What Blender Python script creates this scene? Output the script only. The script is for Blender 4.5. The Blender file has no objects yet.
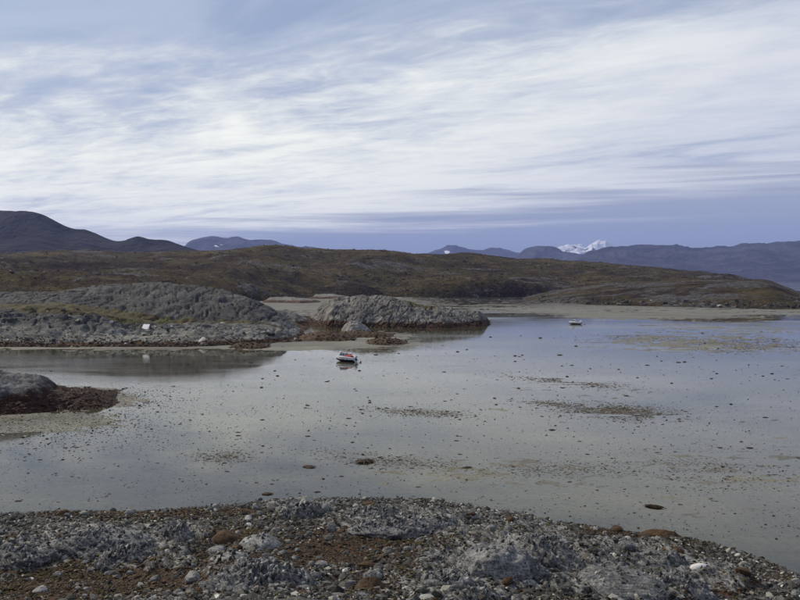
import bpy, math, random
import numpy as np
from mathutils import Vector, Matrix

random.seed(7)
RNG = np.random.default_rng(11)
S = bpy.context.scene
COL = S.collection
R = math.radians

# ------------------------------------------------------------------ camera
CAM_Z = 15.0
F = 850.0                      # focal length in units of the 800-wide picture
PITCH = math.atan(20.0 / F)
cam_data = bpy.data.cameras.new('camera')
cam_data.sensor_width = 36.0
cam_data.lens = 36.0 * F / 800.0
cam_data.clip_start = 0.1
cam_data.clip_end = 60000.0
cam = bpy.data.objects.new('camera', cam_data)
COL.objects.link(cam)
cam.location = (0, 0, CAM_Z)
cam.rotation_euler = (R(90) - PITCH, 0, 0)
S.camera = cam

S.view_settings.view_transform = 'Standard'
S.view_settings.look = 'None'
S.view_settings.gamma = 1.0
S.view_settings.exposure = 0.0
S.view_settings.use_curve_mapping = False
S.render.engine = 'CYCLES'
S.cycles.max_bounces = 6
S.cycles.diffuse_bounces = 2
S.cycles.glossy_bounces = 3
S.cycles.transmission_bounces = 3
S.cycles.volume_bounces = 1
S.cycles.use_denoising = True
S.cycles.caustics_reflective = False
S.cycles.caustics_refractive = False

# ------------------------------------------------------------------ sky and sun
SUN_EL, SUN_AZ = R(41), R(-60)          # azimuth from +Y, positive to the right


class NT:
    """small helper for node trees"""
    def __init__(self, tree):
        self.t = tree
        self.n = tree.nodes
        self.l = tree.links

    def node(self, kind, **kw):
        nd = self.n.new(kind)
        for k, v in kw.items():
            setattr(nd, k, v)
        return nd

    def put(self, sock, v):
        if hasattr(v, 'is_output') or isinstance(v, bpy.types.NodeSocket):
            self.l.new(v, sock)
        elif isinstance(v, (tuple, list)):
            v = tuple(v)
            if len(sock.default_value) == 4 and len(v) == 3:
                v = v + (1.0,)
            sock.default_value = v
        else:
            sock.default_value = v

    def math(self, op, a, b=0.0, c=0.0, clamp=False):
        nd = self.node('ShaderNodeMath', operation=op, use_clamp=clamp)
        self.put(nd.inputs[0], a)
        self.put(nd.inputs[1], b)
        self.put(nd.inputs[2], c)
        return nd.outputs[0]

    def mix(self, f, a, b, blend='MIX'):
        nd = self.node('ShaderNodeMix', data_type='RGBA', blend_type=blend)
        nd.clamp_factor = True
        self.put(nd.inputs[0], f)
        self.put(nd.inputs[6], a)
        self.put(nd.inputs[7], b)
        return nd.outputs[2]

    def smooth(self, v, lo, hi, a=0.0, b=1.0):
        nd = self.node('ShaderNodeMapRange', interpolation_type='SMOOTHSTEP')
        self.put(nd.inputs[0], v)
        nd.inputs[1].default_value = lo
        nd.inputs[2].default_value = hi
        nd.inputs[3].default_value = a
        nd.inputs[4].default_value = b
        return nd.outputs[0]

    def lin(self, v, lo, hi, a=0.0, b=1.0):
        nd = self.node('ShaderNodeMapRange')
        nd.clamp = True
        self.put(nd.inputs[0], v)
        nd.inputs[1].default_value = lo
        nd.inputs[2].default_value = hi
        nd.inputs[3].default_value = a
        nd.inputs[4].default_value = b
        return nd.outputs[0]

    def noise(self, vec, scale=1.0, detail=4.0, rough=0.55, dist=0.0, lac=2.0):
        nd = self.node('ShaderNodeTexNoise')
        if vec is not None:
            self.put(nd.inputs['Vector'], vec)
        nd.inputs['Scale'].default_value = scale
        nd.inputs['Detail'].default_value = detail
        nd.inputs['Roughness'].default_value = rough
        nd.inputs['Lacunarity'].default_value = lac
        nd.inputs['Distortion'].default_value = dist
        return nd.outputs[0]

    def mapping(self, vec, scale=(1, 1, 1), rot=(0, 0, 0), loc=(0, 0, 0)):
        nd = self.node('ShaderNodeMapping')
        self.put(nd.inputs['Vector'], vec)
        nd.inputs['Scale'].default_value = scale
        nd.inputs['Rotation'].default_value = rot
        nd.inputs['Location'].default_value = loc
        return nd.outputs[0]

    def xyz(self, vec):
        nd = self.node('ShaderNodeSeparateXYZ')
        self.put(nd.inputs[0], vec)
        return nd.outputs

    def comb(self, x, y, z):
        nd = self.node('ShaderNodeCombineXYZ')
        self.put(nd.inputs[0], x)
        self.put(nd.inputs[1], y)
        self.put(nd.inputs[2], z)
        return nd.outputs[0]

    def ramp(self, v, stops):
        nd = self.node('ShaderNodeValToRGB')
        self.put(nd.inputs[0], v)
        e = nd.color_ramp.elements
        while len(e) < len(stops):
            e.new(0.5)
        for el, (p, c) in zip(e, stops):
            el.position = p
            el.color = (*c, 1) if len(c) == 3 else c
        return nd.outputs[0]

    def bump(self, h, strength, dist):
        nd = self.node('ShaderNodeBump')
        nd.inputs['Strength'].default_value = strength
        nd.inputs['Distance'].default_value = dist
        self.put(nd.inputs['Height'], h)
        return nd.outputs[0]


def build_world():
    w = bpy.data.worlds.new('World')
    S.world = w
    w.use_nodes = True
    t = NT(w.node_tree)
    t.n.clear()
    K = 0.10
    sky = t.node('ShaderNodeTexSky', sky_type='NISHITA')
    sky.sun_disc = False
    sky.sun_elevation = SUN_EL
    sky.sun_rotation = SUN_AZ
    sky.altitude = 20
    sky.air_density = 1.0
    sky.dust_density = 0.6
    sky.ozone_density = 1.2
    tc = t.node('ShaderNodeTexCoord')
    d = tc.outputs['Generated']
    x, y, z = t.xyz(d)[:3]
    zc = t.math('MAXIMUM', z, 0.0)
    # point where the view line meets a flat cloud deck (slightly curved down to the horizon)
    den = t.math('ADD', zc, 0.05)
    qx = t.math('DIVIDE', x, den)
    qy = t.math('DIVIDE', y, den)
    q = t.comb(qx, qy, 0.0)
    # streaks lie along one wind direction, so they fan out from low on the left
    wa, wb = math.sin(R(-58)), math.cos(R(-58))
    al = t.math('ADD', t.math('MULTIPLY', qx, wa), t.math('MULTIPLY', qy, wb))
    ac = t.math('SUBTRACT', t.math('MULTIPLY', qx, wb), t.math('MULTIPLY', qy, wa))
    veil = t.noise(t.comb(t.math('MULTIPLY', al, 0.22), t.math('MULTIPLY', ac, 0.50), 4.2), 1.0, 4.0, 0.55, 0.5)
    wisp = t.noise(t.comb(t.math('MULTIPLY', al, 0.62), t.math('MULTIPLY', ac, 1.55), 1.7), 1.0, 10.0, 0.56, 1.0)
    fine = t.noise(t.comb(t.math('MULTIPLY', al, 4.0), t.math('MULTIPLY', ac, 7.5), 8.1), 1.0, 6.0, 0.68, 0.5)
    # the cirrus sheet begins above a slanting edge and reaches down to the horizon bank
    edge = t.math('ADD', t.math('MULTIPLY', x, 0.10), 0.265)
    cover = t.math('MULTIPLY', t.math('SUBTRACT', edge, zc), 3.2)
    cover = t.math('MINIMUM', t.math('MAXIMUM', cover, -0.42), 0.34)
    c = t.math('ADD', t.math('MULTIPLY', veil, 0.90), t.math('MULTIPLY', wisp, 0.60))
    c = t.math('ADD', c, t.math('MULTIPLY', t.math('SUBTRACT', fine, 0.5), 0.36))
    c = t.math('ADD', c, cover)
    cloud = t.smooth(c, 0.66, 1.00)
    thick = t.smooth(c, 0.79, 1.20)
    clear = sky.outputs[0]
    k = 1.0 / K
    thin_col = t.mix(t.smooth(wisp, 0.36, 0.64), (0.37 * k, 0.44 * k, 0.59 * k), (0.54 * k, 0.595 * k, 0.70 * k))
    veil_col = t.mix(0.68, clear, thin_col)
    # thin cloud is brightest towards the veiled sun
    dt = t.node('ShaderNodeVectorMath', operation='DOT_PRODUCT')
    t.put(dt.inputs[0], d)
    dt.inputs[1].default_value = (math.sin(SUN_AZ) * math.cos(SUN_EL), math.cos(SUN_AZ) * math.cos(SUN_EL), math.sin(SUN_EL))
    glow = t.smooth(dt.outputs['Value'], 0.14, 0.62)
    lit = t.mix(glow, (0.76 * k, 0.785 * k, 0.83 * k), (1.10 * k, 1.11 * k, 1.00 * k))
    white = t.mix(thick, (0.56 * k, 0.62 * k, 0.72 * k), lit)
    col = t.mix(cloud, veil_col, white)
    # low bank of blue-grey stratus with long streaks, all round the horizon
    az = t.math('ARCTAN2', x, y)
    st = t.noise(t.comb(t.math('MULTIPLY', az, 2.2), t.math('MULTIPLY', zc, 75.0), 3.3), 1.0, 7.0, 0.60, 0.5)
    e = t.math('ADD', zc, t.math('MULTIPLY', t.math('SUBTRACT', st, 0.5), 0.13))
    e = t.math('SUBTRACT', e, t.math('MULTIPLY', x, 0.085))
    bank = t.smooth(e, 0.050, 0.098, 1.0, 0.0)
    bank = t.math('MULTIPLY', bank, 0.95)
    low = t.smooth(zc, 0.0, 0.10)
    bcol = t.mix(low, (0.225 * k, 0.290 * k, 0.425 * k), (0.37 * k, 0.425 * k, 0.53 * k))
    col = t.mix(bank, col, bcol)
    bg = t.node('ShaderNodeBackground')
    t.put(bg.inputs[0], col)
    bg.inputs[1].default_value = K
    out = t.node('ShaderNodeOutputWorld')
    t.l.new(bg.outputs[0], out.inputs[0])


build_world()
sl = bpy.data.lights.new('sun', 'SUN')
sl.energy = 3.3
sl.angle = R(4)
sl.color = (1.0, 0.90, 0.74)
sun = bpy.data.objects.new('sun', sl)
COL.objects.link(sun)
sd = Vector((math.sin(SUN_AZ) * math.cos(SUN_EL), math.cos(SUN_AZ) * math.cos(SUN_EL), math.sin(SUN_EL)))
sun.rotation_euler = sd.to_track_quat('Z', 'Y').to_euler()
sun.location = (0, 0, 60)


# ------------------------------------------------------------------ helpers
def tag(o, label=None, cat=None, group=None, kind=None):
    if label:
        o['label'] = label
    if cat:
        o['category'] = cat
    if group:
        o['group'] = group
    if kind:
        o['kind'] = kind
    return o


def _hash(ix, iy, iz, seed):
    h = (ix.astype(np.int64) * 374761393 + iy.astype(np.int64) * 668265263
         + iz.astype(np.int64) * 2147483647 + seed * 1274126177) & 0xFFFFFFFF
    h = ((h ^ (h >> 13)) * 1274126177) & 0xFFFFFFFF
    h = ((h ^ (h >> 16)) * 2246822519) & 0xFFFFFFFF
    return (h ^ (h >> 15)) & 0xFFFF


def vnoise(p, seed=0):
    """value noise -1..1 at points p (n,3)"""
    f = np.floor(p)
    i = f.astype(np.int64)
    t = p - f
    t = t * t * t * (t * (t * 6 - 15) + 10)
    r = 0.0
    for dx in (0, 1):
        wx = t[:, 0] if dx else 1 - t[:, 0]
        for dy in (0, 1):
            wy = t[:, 1] if dy else 1 - t[:, 1]
            for dz in (0, 1):
                wz = t[:, 2] if dz else 1 - t[:, 2]
                r = r + wx * wy * wz * _hash(i[:, 0] + dx, i[:, 1] + dy, i[:, 2] + dz, seed)
    return r / 32767.5 - 1.0


def fbm(p, octv=4, gain=0.5, lac=2.03, seed=0, ridged=False):
    p = np.asarray(p, float)
    r = np.zeros(len(p))
    a, tot = 1.0, 0.0
    for o in range(octv):
        n = vnoise(p, seed + o * 17)
        if ridged:
            n = 1 - 2 * np.abs(n)
        r += a * n
        tot += a
        a *= gain
        p = p * lac + 11.7
    return r / tot


def cracks(p, seed, width=0.06):
    """thin joint lines: 1 on a joint, 0 away from it"""
    a = fbm(p, 2, 0.4, seed=seed)
    b = fbm(p * 2.3 + 7.7, 2, 0.4, seed=seed + 31)
    return np.maximum(np.exp(-(a / width) ** 2), 0.6 * np.exp(-(b / width) ** 2))


def P2(x, y, s=1.0, sy=None):
    sy = s if sy is None else sy
    x = np.asarray(x, float)
    return np.stack([x.ravel() * s, np.asarray(y, float).ravel() * sy, np.zeros(x.size)], 1)


def new_obj(name, me, mat=None, parent=None):
    o = bpy.data.objects.new(name, me)
    COL.objects.link(o)
    if mat:
        if me.materials:
            me.materials[0] = mat
        else:
            me.materials.append(mat)
    if parent:
        o.parent = parent
    return o


def empty(name, loc=(0, 0, 0), rot=(0, 0, 0)):
    o = bpy.data.objects.new(name, None)
    o.empty_display_size = 0.3
    COL.objects.link(o)
    o.location = loc
    o.rotation_euler = rot
    return o


def mesh_np(name, V, faces, smooth=True, attrs=None):
    """V (n,3), faces (m,k) array with k = 3 or 4"""
    V = np.ascontiguousarray(V, dtype=np.float32)
    faces = np.ascontiguousarray(faces, dtype=np.int32)
    m, k = faces.shape
    me = bpy.data.meshes.new(name)
    me.vertices.add(len(V))
    me.vertices.foreach_set('co', V.ravel())
    me.loops.add(m * k)
    me.loops.foreach_set('vertex_index', faces.ravel())
    me.polygons.add(m)
    me.polygons.foreach_set('loop_start', np.arange(0, m * k, k, dtype=np.int32))
    me.polygons.foreach_set('use_smooth', np.full(m, smooth, dtype=bool))
    for an, av in (attrs or {}).items():
        at = me.attributes.new(an, 'FLOAT', 'POINT')
        at.data.foreach_set('value', np.ascontiguousarray(av, dtype=np.float32).ravel())
    me.update()
    me.validate()
    return me


def grid_faces(nu, nv):
    i = np.arange(nu * nv).reshape(nu, nv)
    return np.stack([i[:-1, :-1], i[1:, :-1], i[1:, 1:], i[:-1, 1:]], -1).reshape(-1, 4)


def grid_mesh(name, G, attrs=None, smooth=True):
    nu, nv = G.shape[:2]
    me = mesh_np(name, G.reshape(-1, 3), grid_faces(nu, nv), smooth, attrs)
    # make sure the faces look up
    if sum(p.normal.z for p in list(me.polygons)[:200]) < 0:
        me.flip_normals()
    return me


def grid_normals(G):
    du = np.gradient(G, axis=0)
    dv = np.gradient(G, axis=1)
    n = np.cross(du, dv)
    n /= np.linalg.norm(n, axis=2, keepdims=True) + 1e-9
    n[n[:, :, 2] < 0] *= -1
    return n


# survey helpers: the sight line through a point of the 800 x 600 picture, from the camera standing 15 m above the flat
def ZS(D, py):
    """height of something seen at row py and standing D metres ahead"""
    return CAM_Z + D * np.tan(np.arctan((300.0 - np.asarray(py, float)) / F) - PITCH)


def XS(D, px, z=0.0):
    depth = D * math.cos(PITCH) - (z - CAM_Z) * math.sin(PITCH)
    return (np.asarray(px, float) - 400.0) / F * depth


def GP(px, py, z=0.0):
    """place on a level of height z"""
    k = math.tan(math.atan((300.0 - py) / F) - PITCH)
    D = (z - CAM_Z) / k
    return float(XS(D, px, z)), float(D)


def profile_grid(cols, nu, nv, px_power=1.0):
    """cols: list of (px, [(D, z), ...]) with equal numbers of stations -> grid of places"""
    pxs = np.array([c[0] for c in cols], float)
    A = np.array([c[1] for c in cols], float)           # ncol, nst, 2
    u = np.linspace(pxs[0], pxs[-1], nu)
    st = np.stack([np.stack([np.interp(u, pxs, A[:, s, k]) for k in (0, 1)], -1) for s in range(A.shape[1])], 1)
    # smooth along the columns to round the kinks
    kern = np.array([1, 2, 3, 2, 1], float)
    kern /= kern.sum()
    n = max(1, nu // 120)
    for _ in range(n):
        pad = np.pad(st, ((2, 2), (0, 0), (0, 0)), 'edge')
        st = sum(kern[j] * pad[j:j + nu] for j in range(5))
    tt = np.linspace(0, A.shape[1] - 1, nv)
    i = np.minimum(tt.astype(int), A.shape[1] - 2)
    f = (tt - i)[None, :, None]
    # Catmull-Rom with damped tangents
    p1, p2 = st[:, i], st[:, i + 1]
    p0, p3 = st[:, np.maximum(i - 1, 0)], st[:, np.minimum(i + 2, A.shape[1] - 1)]
    m1, m2 = (p2 - p0) * 0.3, (p3 - p1) * 0.3
    q = ((2 * f**3 - 3 * f**2 + 1) * p1 + (f**3 - 2 * f**2 + f) * m1
         + (-2 * f**3 + 3 * f**2) * p2 + (f**3 - f**2) * m2)
    D, z = q[..., 0], q[..., 1]
    X = XS(D, np.broadcast_to(u[:, None], D.shape), z)
    return np.stack([X, D, z], -1), u, tt


# ------------------------------------------------------------------ materials
MATS = {}


def material(name):
    m = bpy.data.materials.new(name)
    m.use_nodes = True
    t = NT(m.node_tree)
    b = t.n.get('Principled BSDF')
    MATS[name] = m
    return m, t, b


def pos(t):
    return t.node('ShaderNodeNewGeometry').outputs['Position']


def attr(t, name):
    return t.node('ShaderNodeAttribute', attribute_name=name).outputs['Fac']


def rock_material(name, dark, mid, pale, scale=1.0, rot=(0.5, 0.3, 0.4), stretch=(0.35, 1.6, 1.6),
                  weed=None, pale_zone=None, veg=False, bump=0.6, bump_dist=0.2, obj_rand=False):
    m, t, b = material(name)
    p = pos(t)
    if obj_rand:
        oi = t.node('ShaderNodeObjectInfo').outputs['Random']
        v = t.node('ShaderNodeVectorMath', operation='ADD')
        t.put(v.inputs[0], p)
        t.put(v.inputs[1], t.comb(t.math('MULTIPLY', oi, 37.0), t.math('MULTIPLY', oi, 91.0), 0.0))
        p = v.outputs[0]
    big = t.noise(p, 0.10 * scale, 4, 0.6)
    med = t.noise(p, 0.55 * scale, 6, 0.62, 0.5)
    str_ = t.noise(t.mapping(p, stretch, rot), 1.1 * scale, 6, 0.65, 0.8)
    fine = t.noise(p, 4.2 * scale, 5, 0.7)
    v = t.math('ADD', t.math('MULTIPLY', med, 0.45), t.math('MULTIPLY', str_, 0.55))
    v = t.math('ADD', v, t.math('MULTIPLY', t.math('SUBTRACT', fine, 0.5), 0.55))
    v = t.math('ADD', v, t.math('MULTIPLY', t.math('SUBTRACT', big, 0.5), 0.35))
    c = t.ramp(v, [(0.34, dark), (0.50, mid), (0.68, pale)])
    # pale crust lichen and dark water streaks
    li = t.noise(p, 1.6 * scale, 5, 0.7, 0.3)
    c = t.mix(t.smooth(li, 0.57, 0.68, 0, 0.65), c, tuple(min(1, q * 1.25 + 0.03) for q in pale))
    z = t.xyz(pos(t))[2]
    nz = t.math('MULTIPLY', t.math('SUBTRACT', t.noise(p, 0.35 * scale, 4, 0.6), 0.5), 1.0)
    if pale_zone:
        lo, hi, pc = pale_zone
        zz = t.math('ADD', z, t.math('MULTIPLY', nz, 3.0))
        f = t.smooth(zz, hi * 0.7, hi * 1.25, 0.75, 0.0)
        c = t.mix(f, c, t.mix(t.smooth(v, 0.36, 0.62), tuple(q * 0.18 for q in pc), pc))
    if veg:
        vg = attr(t, 'veg')
        vv = t.math('ADD', vg, t.math('MULTIPLY', t.math('SUBTRACT', med, 0.5), 0.9))
        vv = t.smooth(vv, 0.42, 0.62)
        gcol = t.ramp(t.math('ADD', t.math('MULTIPLY', t.noise(p, 0.25 * scale, 5, 0.6), 0.7), t.math('MULTIPLY', fine, 0.3)),
                      [(0.36, (0.030, 0.022, 0.012)), (0.47, (0.066, 0.050, 0.018)), (0.56, (0.085, 0.075, 0.022)), (0.68, (0.13, 0.085, 0.034))])
        c = t.mix(vv, c, gcol)
    if weed:
        top, wa, wb = weed
        zz = t.math('ADD', z, t.math('MULTIPLY', nz, top * 1.3))
        f = t.smooth(zz, top * 0.75, top * 1.15, 1.0, 0.0)
        wc = t.mix(t.smooth(t.noise(p, 1.3 * scale, 5, 0.7), 0.38, 0.62), wa, wb)
        c = t.mix(f, c, wc)
    t.put(b.inputs['Base Color'], c)
    b.inputs['Roughness'].default_value = 0.85
    b.inputs['Specular IOR Level'].default_value = 0.3
    h = t.math('ADD', t.math('MULTIPLY', str_, 0.6), t.math('MULTIPLY', fine, 0.4))
    h = t.math('ADD', h, t.math('MULTIPLY', med, 0.5))
    t.put(b.inputs['Normal'], t.bump(h, bump, bump_dist))
    return m


def simple(name, col, rough=0.5, var=0.25, scale=3.0, metal=0.0, coat=0.0):
    m, t, b = material(name)
    n = t.noise(t.node('ShaderNodeTexCoord').outputs['Object'], scale, 4, 0.6)
    t.put(b.inputs['Base Color'], t.mix(n, tuple(c * (1 - var) for c in col), tuple(min(1, c * (1 + var)) for c in col)))
    b.inputs['Roughness'].default_value = rough
    b.inputs['Metallic'].default_value = metal
    b.inputs['Coat Weight'].default_value = coat
    return m


WEED_A, WEED_B = (0.014, 0.008, 0.004), (0.105, 0.046, 0.015)

rock_shore = rock_material('promontory_rock', (0.014, 0.013, 0.013), (0.050, 0.048, 0.046), (0.150, 0.146, 0.135), 0.8,
                           weed=(1.0, WEED_A, WEED_B), pale_zone=(1.0, 4.0, (0.30, 0.29, 0.245)), veg=True, bump=0.8, bump_dist=0.5)
rock_ridge = rock_material('ridge_rock', (0.040, 0.036, 0.031), (0.145, 0.134, 0.115), (0.33, 0.31, 0.265), 0.8,
                           rot=(0.9, 0.2, 0.9), weed=(1.7, WEED_A, WEED_B), veg=True, bump=0.8, bump_dist=0.4)
rock_islet = rock_material('islet_rock', (0.03, 0.029, 0.029), (0.085, 0.083, 0.08), (0.20, 0.196, 0.185), 1.5,
                           weed=(2.5, WEED_A, (0.052, 0.020, 0.009)), bump=0.7, bump_dist=0.2)
rock_near = rock_material('near_rock', (0.026, 0.025, 0.025), (0.118, 0.116, 0.112), (0.37, 0.36, 0.33), 2.6,
                          rot=(0.4, 1.0, 0.5), stretch=(0.4, 2.6, 2.6), bump=0.9, bump_dist=0.12, obj_rand=True)
rock_hump = rock_material('hump_rock', (0.07, 0.066, 0.058), (0.21, 0.20, 0.18), (0.40, 0.385, 0.34), 1.2, bump=0.8, bump_dist=0.2)
rock_brown = rock_material('rusty_rock', (0.020, 0.012, 0.008), (0.068, 0.038, 0.016), (0.125, 0.074, 0.032), 3.0,
                           bump=0.8, bump_dist=0.08, obj_rand=True)
rock_pale = rock_material('pale_rock', (0.06, 0.057, 0.052), (0.21, 0.203, 0.185), (0.44, 0.43, 0.39), 2.6,
                          stretch=(0.5, 2.2, 2.2), bump=0.8, bump_dist=0.1, obj_rand=True)


def tundra_material(name, scale=1.0, heath=0.5, rockiness=0.62):
    m, t, b = material(name)
    p = pos(t)
    big = t.noise(t.mapping(p, (0.6, 1.0, 1.0)), 0.006 * scale, 5, 0.6)
    med = t.noise(t.mapping(p, (0.6, 1.0, 1.6)), 0.035 * scale, 6, 0.66)
    fin = t.noise(p, 0.28 * scale, 5, 0.72)
    v = t.math('ADD', t.math('MULTIPLY', big, 0.25), t.math('MULTIPLY', med, 0.40))
    v = t.math('ADD', v, t.math('MULTIPLY', fin, 0.35))
    c = t.ramp(v, [(0.40, (0.012, 0.008, 0.006)), (0.46, (0.036, 0.022, 0.013)),
                   (0.52, (0.062, 0.049, 0.017)), (0.59, (0.118, 0.086, 0.037))])
    rk = t.noise(t.mapping(p, (0.7, 1.0, 2.0), (0, 0, 0.3), (51, 7, 3)), 0.022 * scale, 7, 0.72, 0.5)
    rka = attr(t, 'rock')
    rk = t.math('ADD', rk, t.math('MULTIPLY', rka, 0.13))
    rf = t.smooth(rk, rockiness, rockiness + 0.07, 0, 0.9)
    rc = t.ramp(fin, [(0.35, (0.040, 0.037, 0.036)), (0.5, (0.10, 0.094, 0.088)), (0.66, (0.20, 0.19, 0.175))])
    c = t.mix(rf, c, rc)
    t.put(b.inputs['Base Color'], c)
    b.inputs['Roughness'].default_value = 0.95
    b.inputs['Specular IOR Level'].default_value = 0.1
    h = t.math('ADD', med, t.math('MULTIPLY', fin, 0.6))
    t.put(b.inputs['Normal'], t.bump(h, 1.0, 5.0))
    return m


tundra = tundra_material('tundra')
tundra_point = tundra_material('tundra_point', 1.5, rockiness=0.53)


def mountain_material(name, dark, pale, snow=None):
    m, t, b = material(name)
    p = pos(t)
    n = t.noise(t.mapping(p, (1, 1, 1.8)), 0.0035, 7, 0.65, 0.3)
    c = t.mix(t.smooth(n, 0.35, 0.65), dark, pale)
    if snow is not None:
        s = t.math('ADD', attr(t, 'snow'), t.math('MULTIPLY', t.math('SUBTRACT', t.noise(p, 0.006, 6, 0.7, 0.6), 0.5), 1.3))
        c = t.mix(t.smooth(s, 0.44, 0.52), c, (0.86, 0.88, 0.92))
    t.put(b.inputs['Base Color'], c)
    b.inputs['Roughness'].default_value = 0.95
    b.inputs['Specular IOR Level'].default_value = 0.1
    t.put(b.inputs['Normal'], t.bump(n, 1.0, 140.0))
    return m


hill_dark = mountain_material('dark_hill', (0.008, 0.008, 0.009), (0.028, 0.026, 0.026))
mount_far = mountain_material('far_mountain', (0.028, 0.030, 0.040), (0.075, 0.075, 0.085), snow=True)


def water_material():
    m, t, b = material('shallow_water')
    t.n.remove(b)
    p = pos(t)
    rg = t.smooth(t.noise(t.mapping(p, (0.4, 1.0, 1.0), (0, 0, 0.2)), 0.025, 5, 0.6), 0.42, 0.62, 0.02, 0.13)
    rip = t.noise(t.mapping(p, (0.8, 1.6, 1.0)), 1.6, 3, 0.55)
    gust = t.smooth(t.noise(t.mapping(p, (0.3, 1.0, 1.0), (0, 0, -0.1)), 0.03, 4, 0.6), 0.45, 0.65)
    bp = t.node('ShaderNodeBump')
    t.put(bp.inputs['Height'], rip)
    bp.inputs['Distance'].default_value = 0.012
    t.put(bp.inputs['Strength'], t.math('ADD', t.math('MULTIPLY', gust, 0.5), 0.10))
    fr = t.node('ShaderNodeFresnel')
    fr.inputs['IOR'].default_value = 1.33
    t.put(fr.inputs['Normal'], bp.outputs[0])
    tr = t.node('ShaderNodeBsdfTransparent')
    tr.inputs[0].default_value = (0.90, 0.87, 0.70, 1)
    gl = t.node('ShaderNodeBsdfGlossy')
    gl.inputs[0].default_value = (0.97, 0.98, 0.97, 1)
    t.put(gl.inputs['Roughness'], rg)
    t.put(gl.inputs['Normal'], bp.outputs[0])
    mx = t.node('ShaderNodeMixShader')
    t.put(mx.inputs[0], t.math('MULTIPLY', fr.outputs[0], 0.92))
    t.l.new(tr.outputs[0], mx.inputs[1])
    t.l.new(gl.outputs[0], mx.inputs[2])
    t.l.new(mx.outputs[0], t.n['Material Output'].inputs['Surface'])
    return m


def mud_material():
    m, t, b = material('tidal_mud')
    p = pos(t)
    n = t.noise(t.mapping(p, (0.5, 1.2, 1.0)), 0.12, 6, 0.68, 0.3)
    f = t.noise(p, 2.6, 5, 0.75)
    v = t.math('ADD', t.math('MULTIPLY', n, 0.55), t.math('MULTIPLY', f, 0.45))
    c = t.ramp(v, [(0.36, (0.060, 0.056, 0.040)), (0.48, (0.135, 0.128, 0.096)), (0.62, (0.245, 0.235, 0.182))])
    # green-brown film of algae
    al = t.noise(t.mapping(p, (0.35, 1.0, 1.0), (0, 0, 0.1), (9, 3, 0)), 0.055, 6, 0.7)
    c = t.mix(t.smooth(al, 0.50, 0.64, 0, 0.75), c, t.mix(f, (0.040, 0.036, 0.014), (0.115, 0.098, 0.048)))
    # brown weed growing on the bed, in streaks; also paints the inlet reflection browner
    wn = t.noise(t.mapping(p, (0.35, 1.0, 1.0)), 0.9, 5, 0.68, 0.3)
    wv = t.math('ADD', attr(t, 'weedy'), t.math('MULTIPLY', t.math('SUBTRACT', wn, 0.5), 2.2))
    c = t.mix(t.smooth(wv, 0.42, 0.72, 0, 0.9), c, t.mix(f, (0.022, 0.014, 0.007), (0.105, 0.072, 0.036)))
    t.put(b.inputs['Base Color'], c)
    t.put(b.inputs['Roughness'], t.smooth(n, 0.4, 0.6, 0.55, 0.85))
    b.inputs['Specular IOR Level'].default_value = 0.3
    t.put(b.inputs['Normal'], t.bump(f, 0.5, 0.03))
    return m


def shingle_ground_material():
    m, t, b = material('shingle_ground')
    p = pos(t)
    n = t.noise(p, 0.35, 6, 0.7, 0.4)
    f = t.noise(p, 5.5, 5, 0.75)
    g = t.noise(p, 14.0, 3, 0.7)
    v = t.math('ADD', t.math('MULTIPLY', f, 0.6), t.math('MULTIPLY', g, 0.4))
    c = t.ramp(v, [(0.38, (0.016, 0.014, 0.012)), (0.50, (0.070, 0.064, 0.054)), (0.63, (0.24, 0.235, 0.22))])
    wd = t.smooth(t.math('ADD', n, t.math('MULTIPLY', attr(t, 'weed'), 0.5)), 0.56, 0.68, 0, 0.85)
    c = t.mix(wd, c, t.mix(f, (0.022, 0.010, 0.006), (0.095, 0.048, 0.020)))
    bd = attr(t, 'bed')
    st = t.noise(t.mapping(t.mapping(p, (1, 1, 1), (0, 0, -0.55)), (3.4, 0.7, 1.5)), 1.0, 7, 0.68, 0.6)
    rc = t.ramp(t.math('ADD', t.math('MULTIPLY', st, 0.6), t.math('MULTIPLY', f, 0.4)), [(0.38, (0.014, 0.013, 0.012)), (0.49, (0.100, 0.097, 0.092)), (0.60, (0.38, 0.37, 0.335))])
    c = t.mix(t.smooth(bd, 0.25, 0.6), c, rc)
    t.put(b.inputs['Base Color'], c)
    b.inputs['Roughness'].default_value = 0.9
    b.inputs['Specular IOR Level'].default_value = 0.2
    hh = t.math('ADD', v, t.math('MULTIPLY', st, 0.8))
    t.put(b.inputs['Normal'], t.bump(hh, 1.0, 0.10))
    return m


def batch_material(name, stops, rough=0.85, scale=6.0, amt=0.5):
    """colour of each small piece from its own number, mottled"""
    m, t, b = material(name)
    c = t.ramp(attr(t, 'rnd'), stops)
    f = t.noise(pos(t), scale, 4, 0.7)
    c = t.mix(amt, c, t.mix(f, (0.25, 0.25, 0.25), (1.6, 1.6, 1.6)), 'MULTIPLY')
    t.put(b.inputs['Base Color'], c)
    b.inputs['Roughness'].default_value = rough
    b.inputs['Specular IOR Level'].default_value = 0.25
    return m


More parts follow.
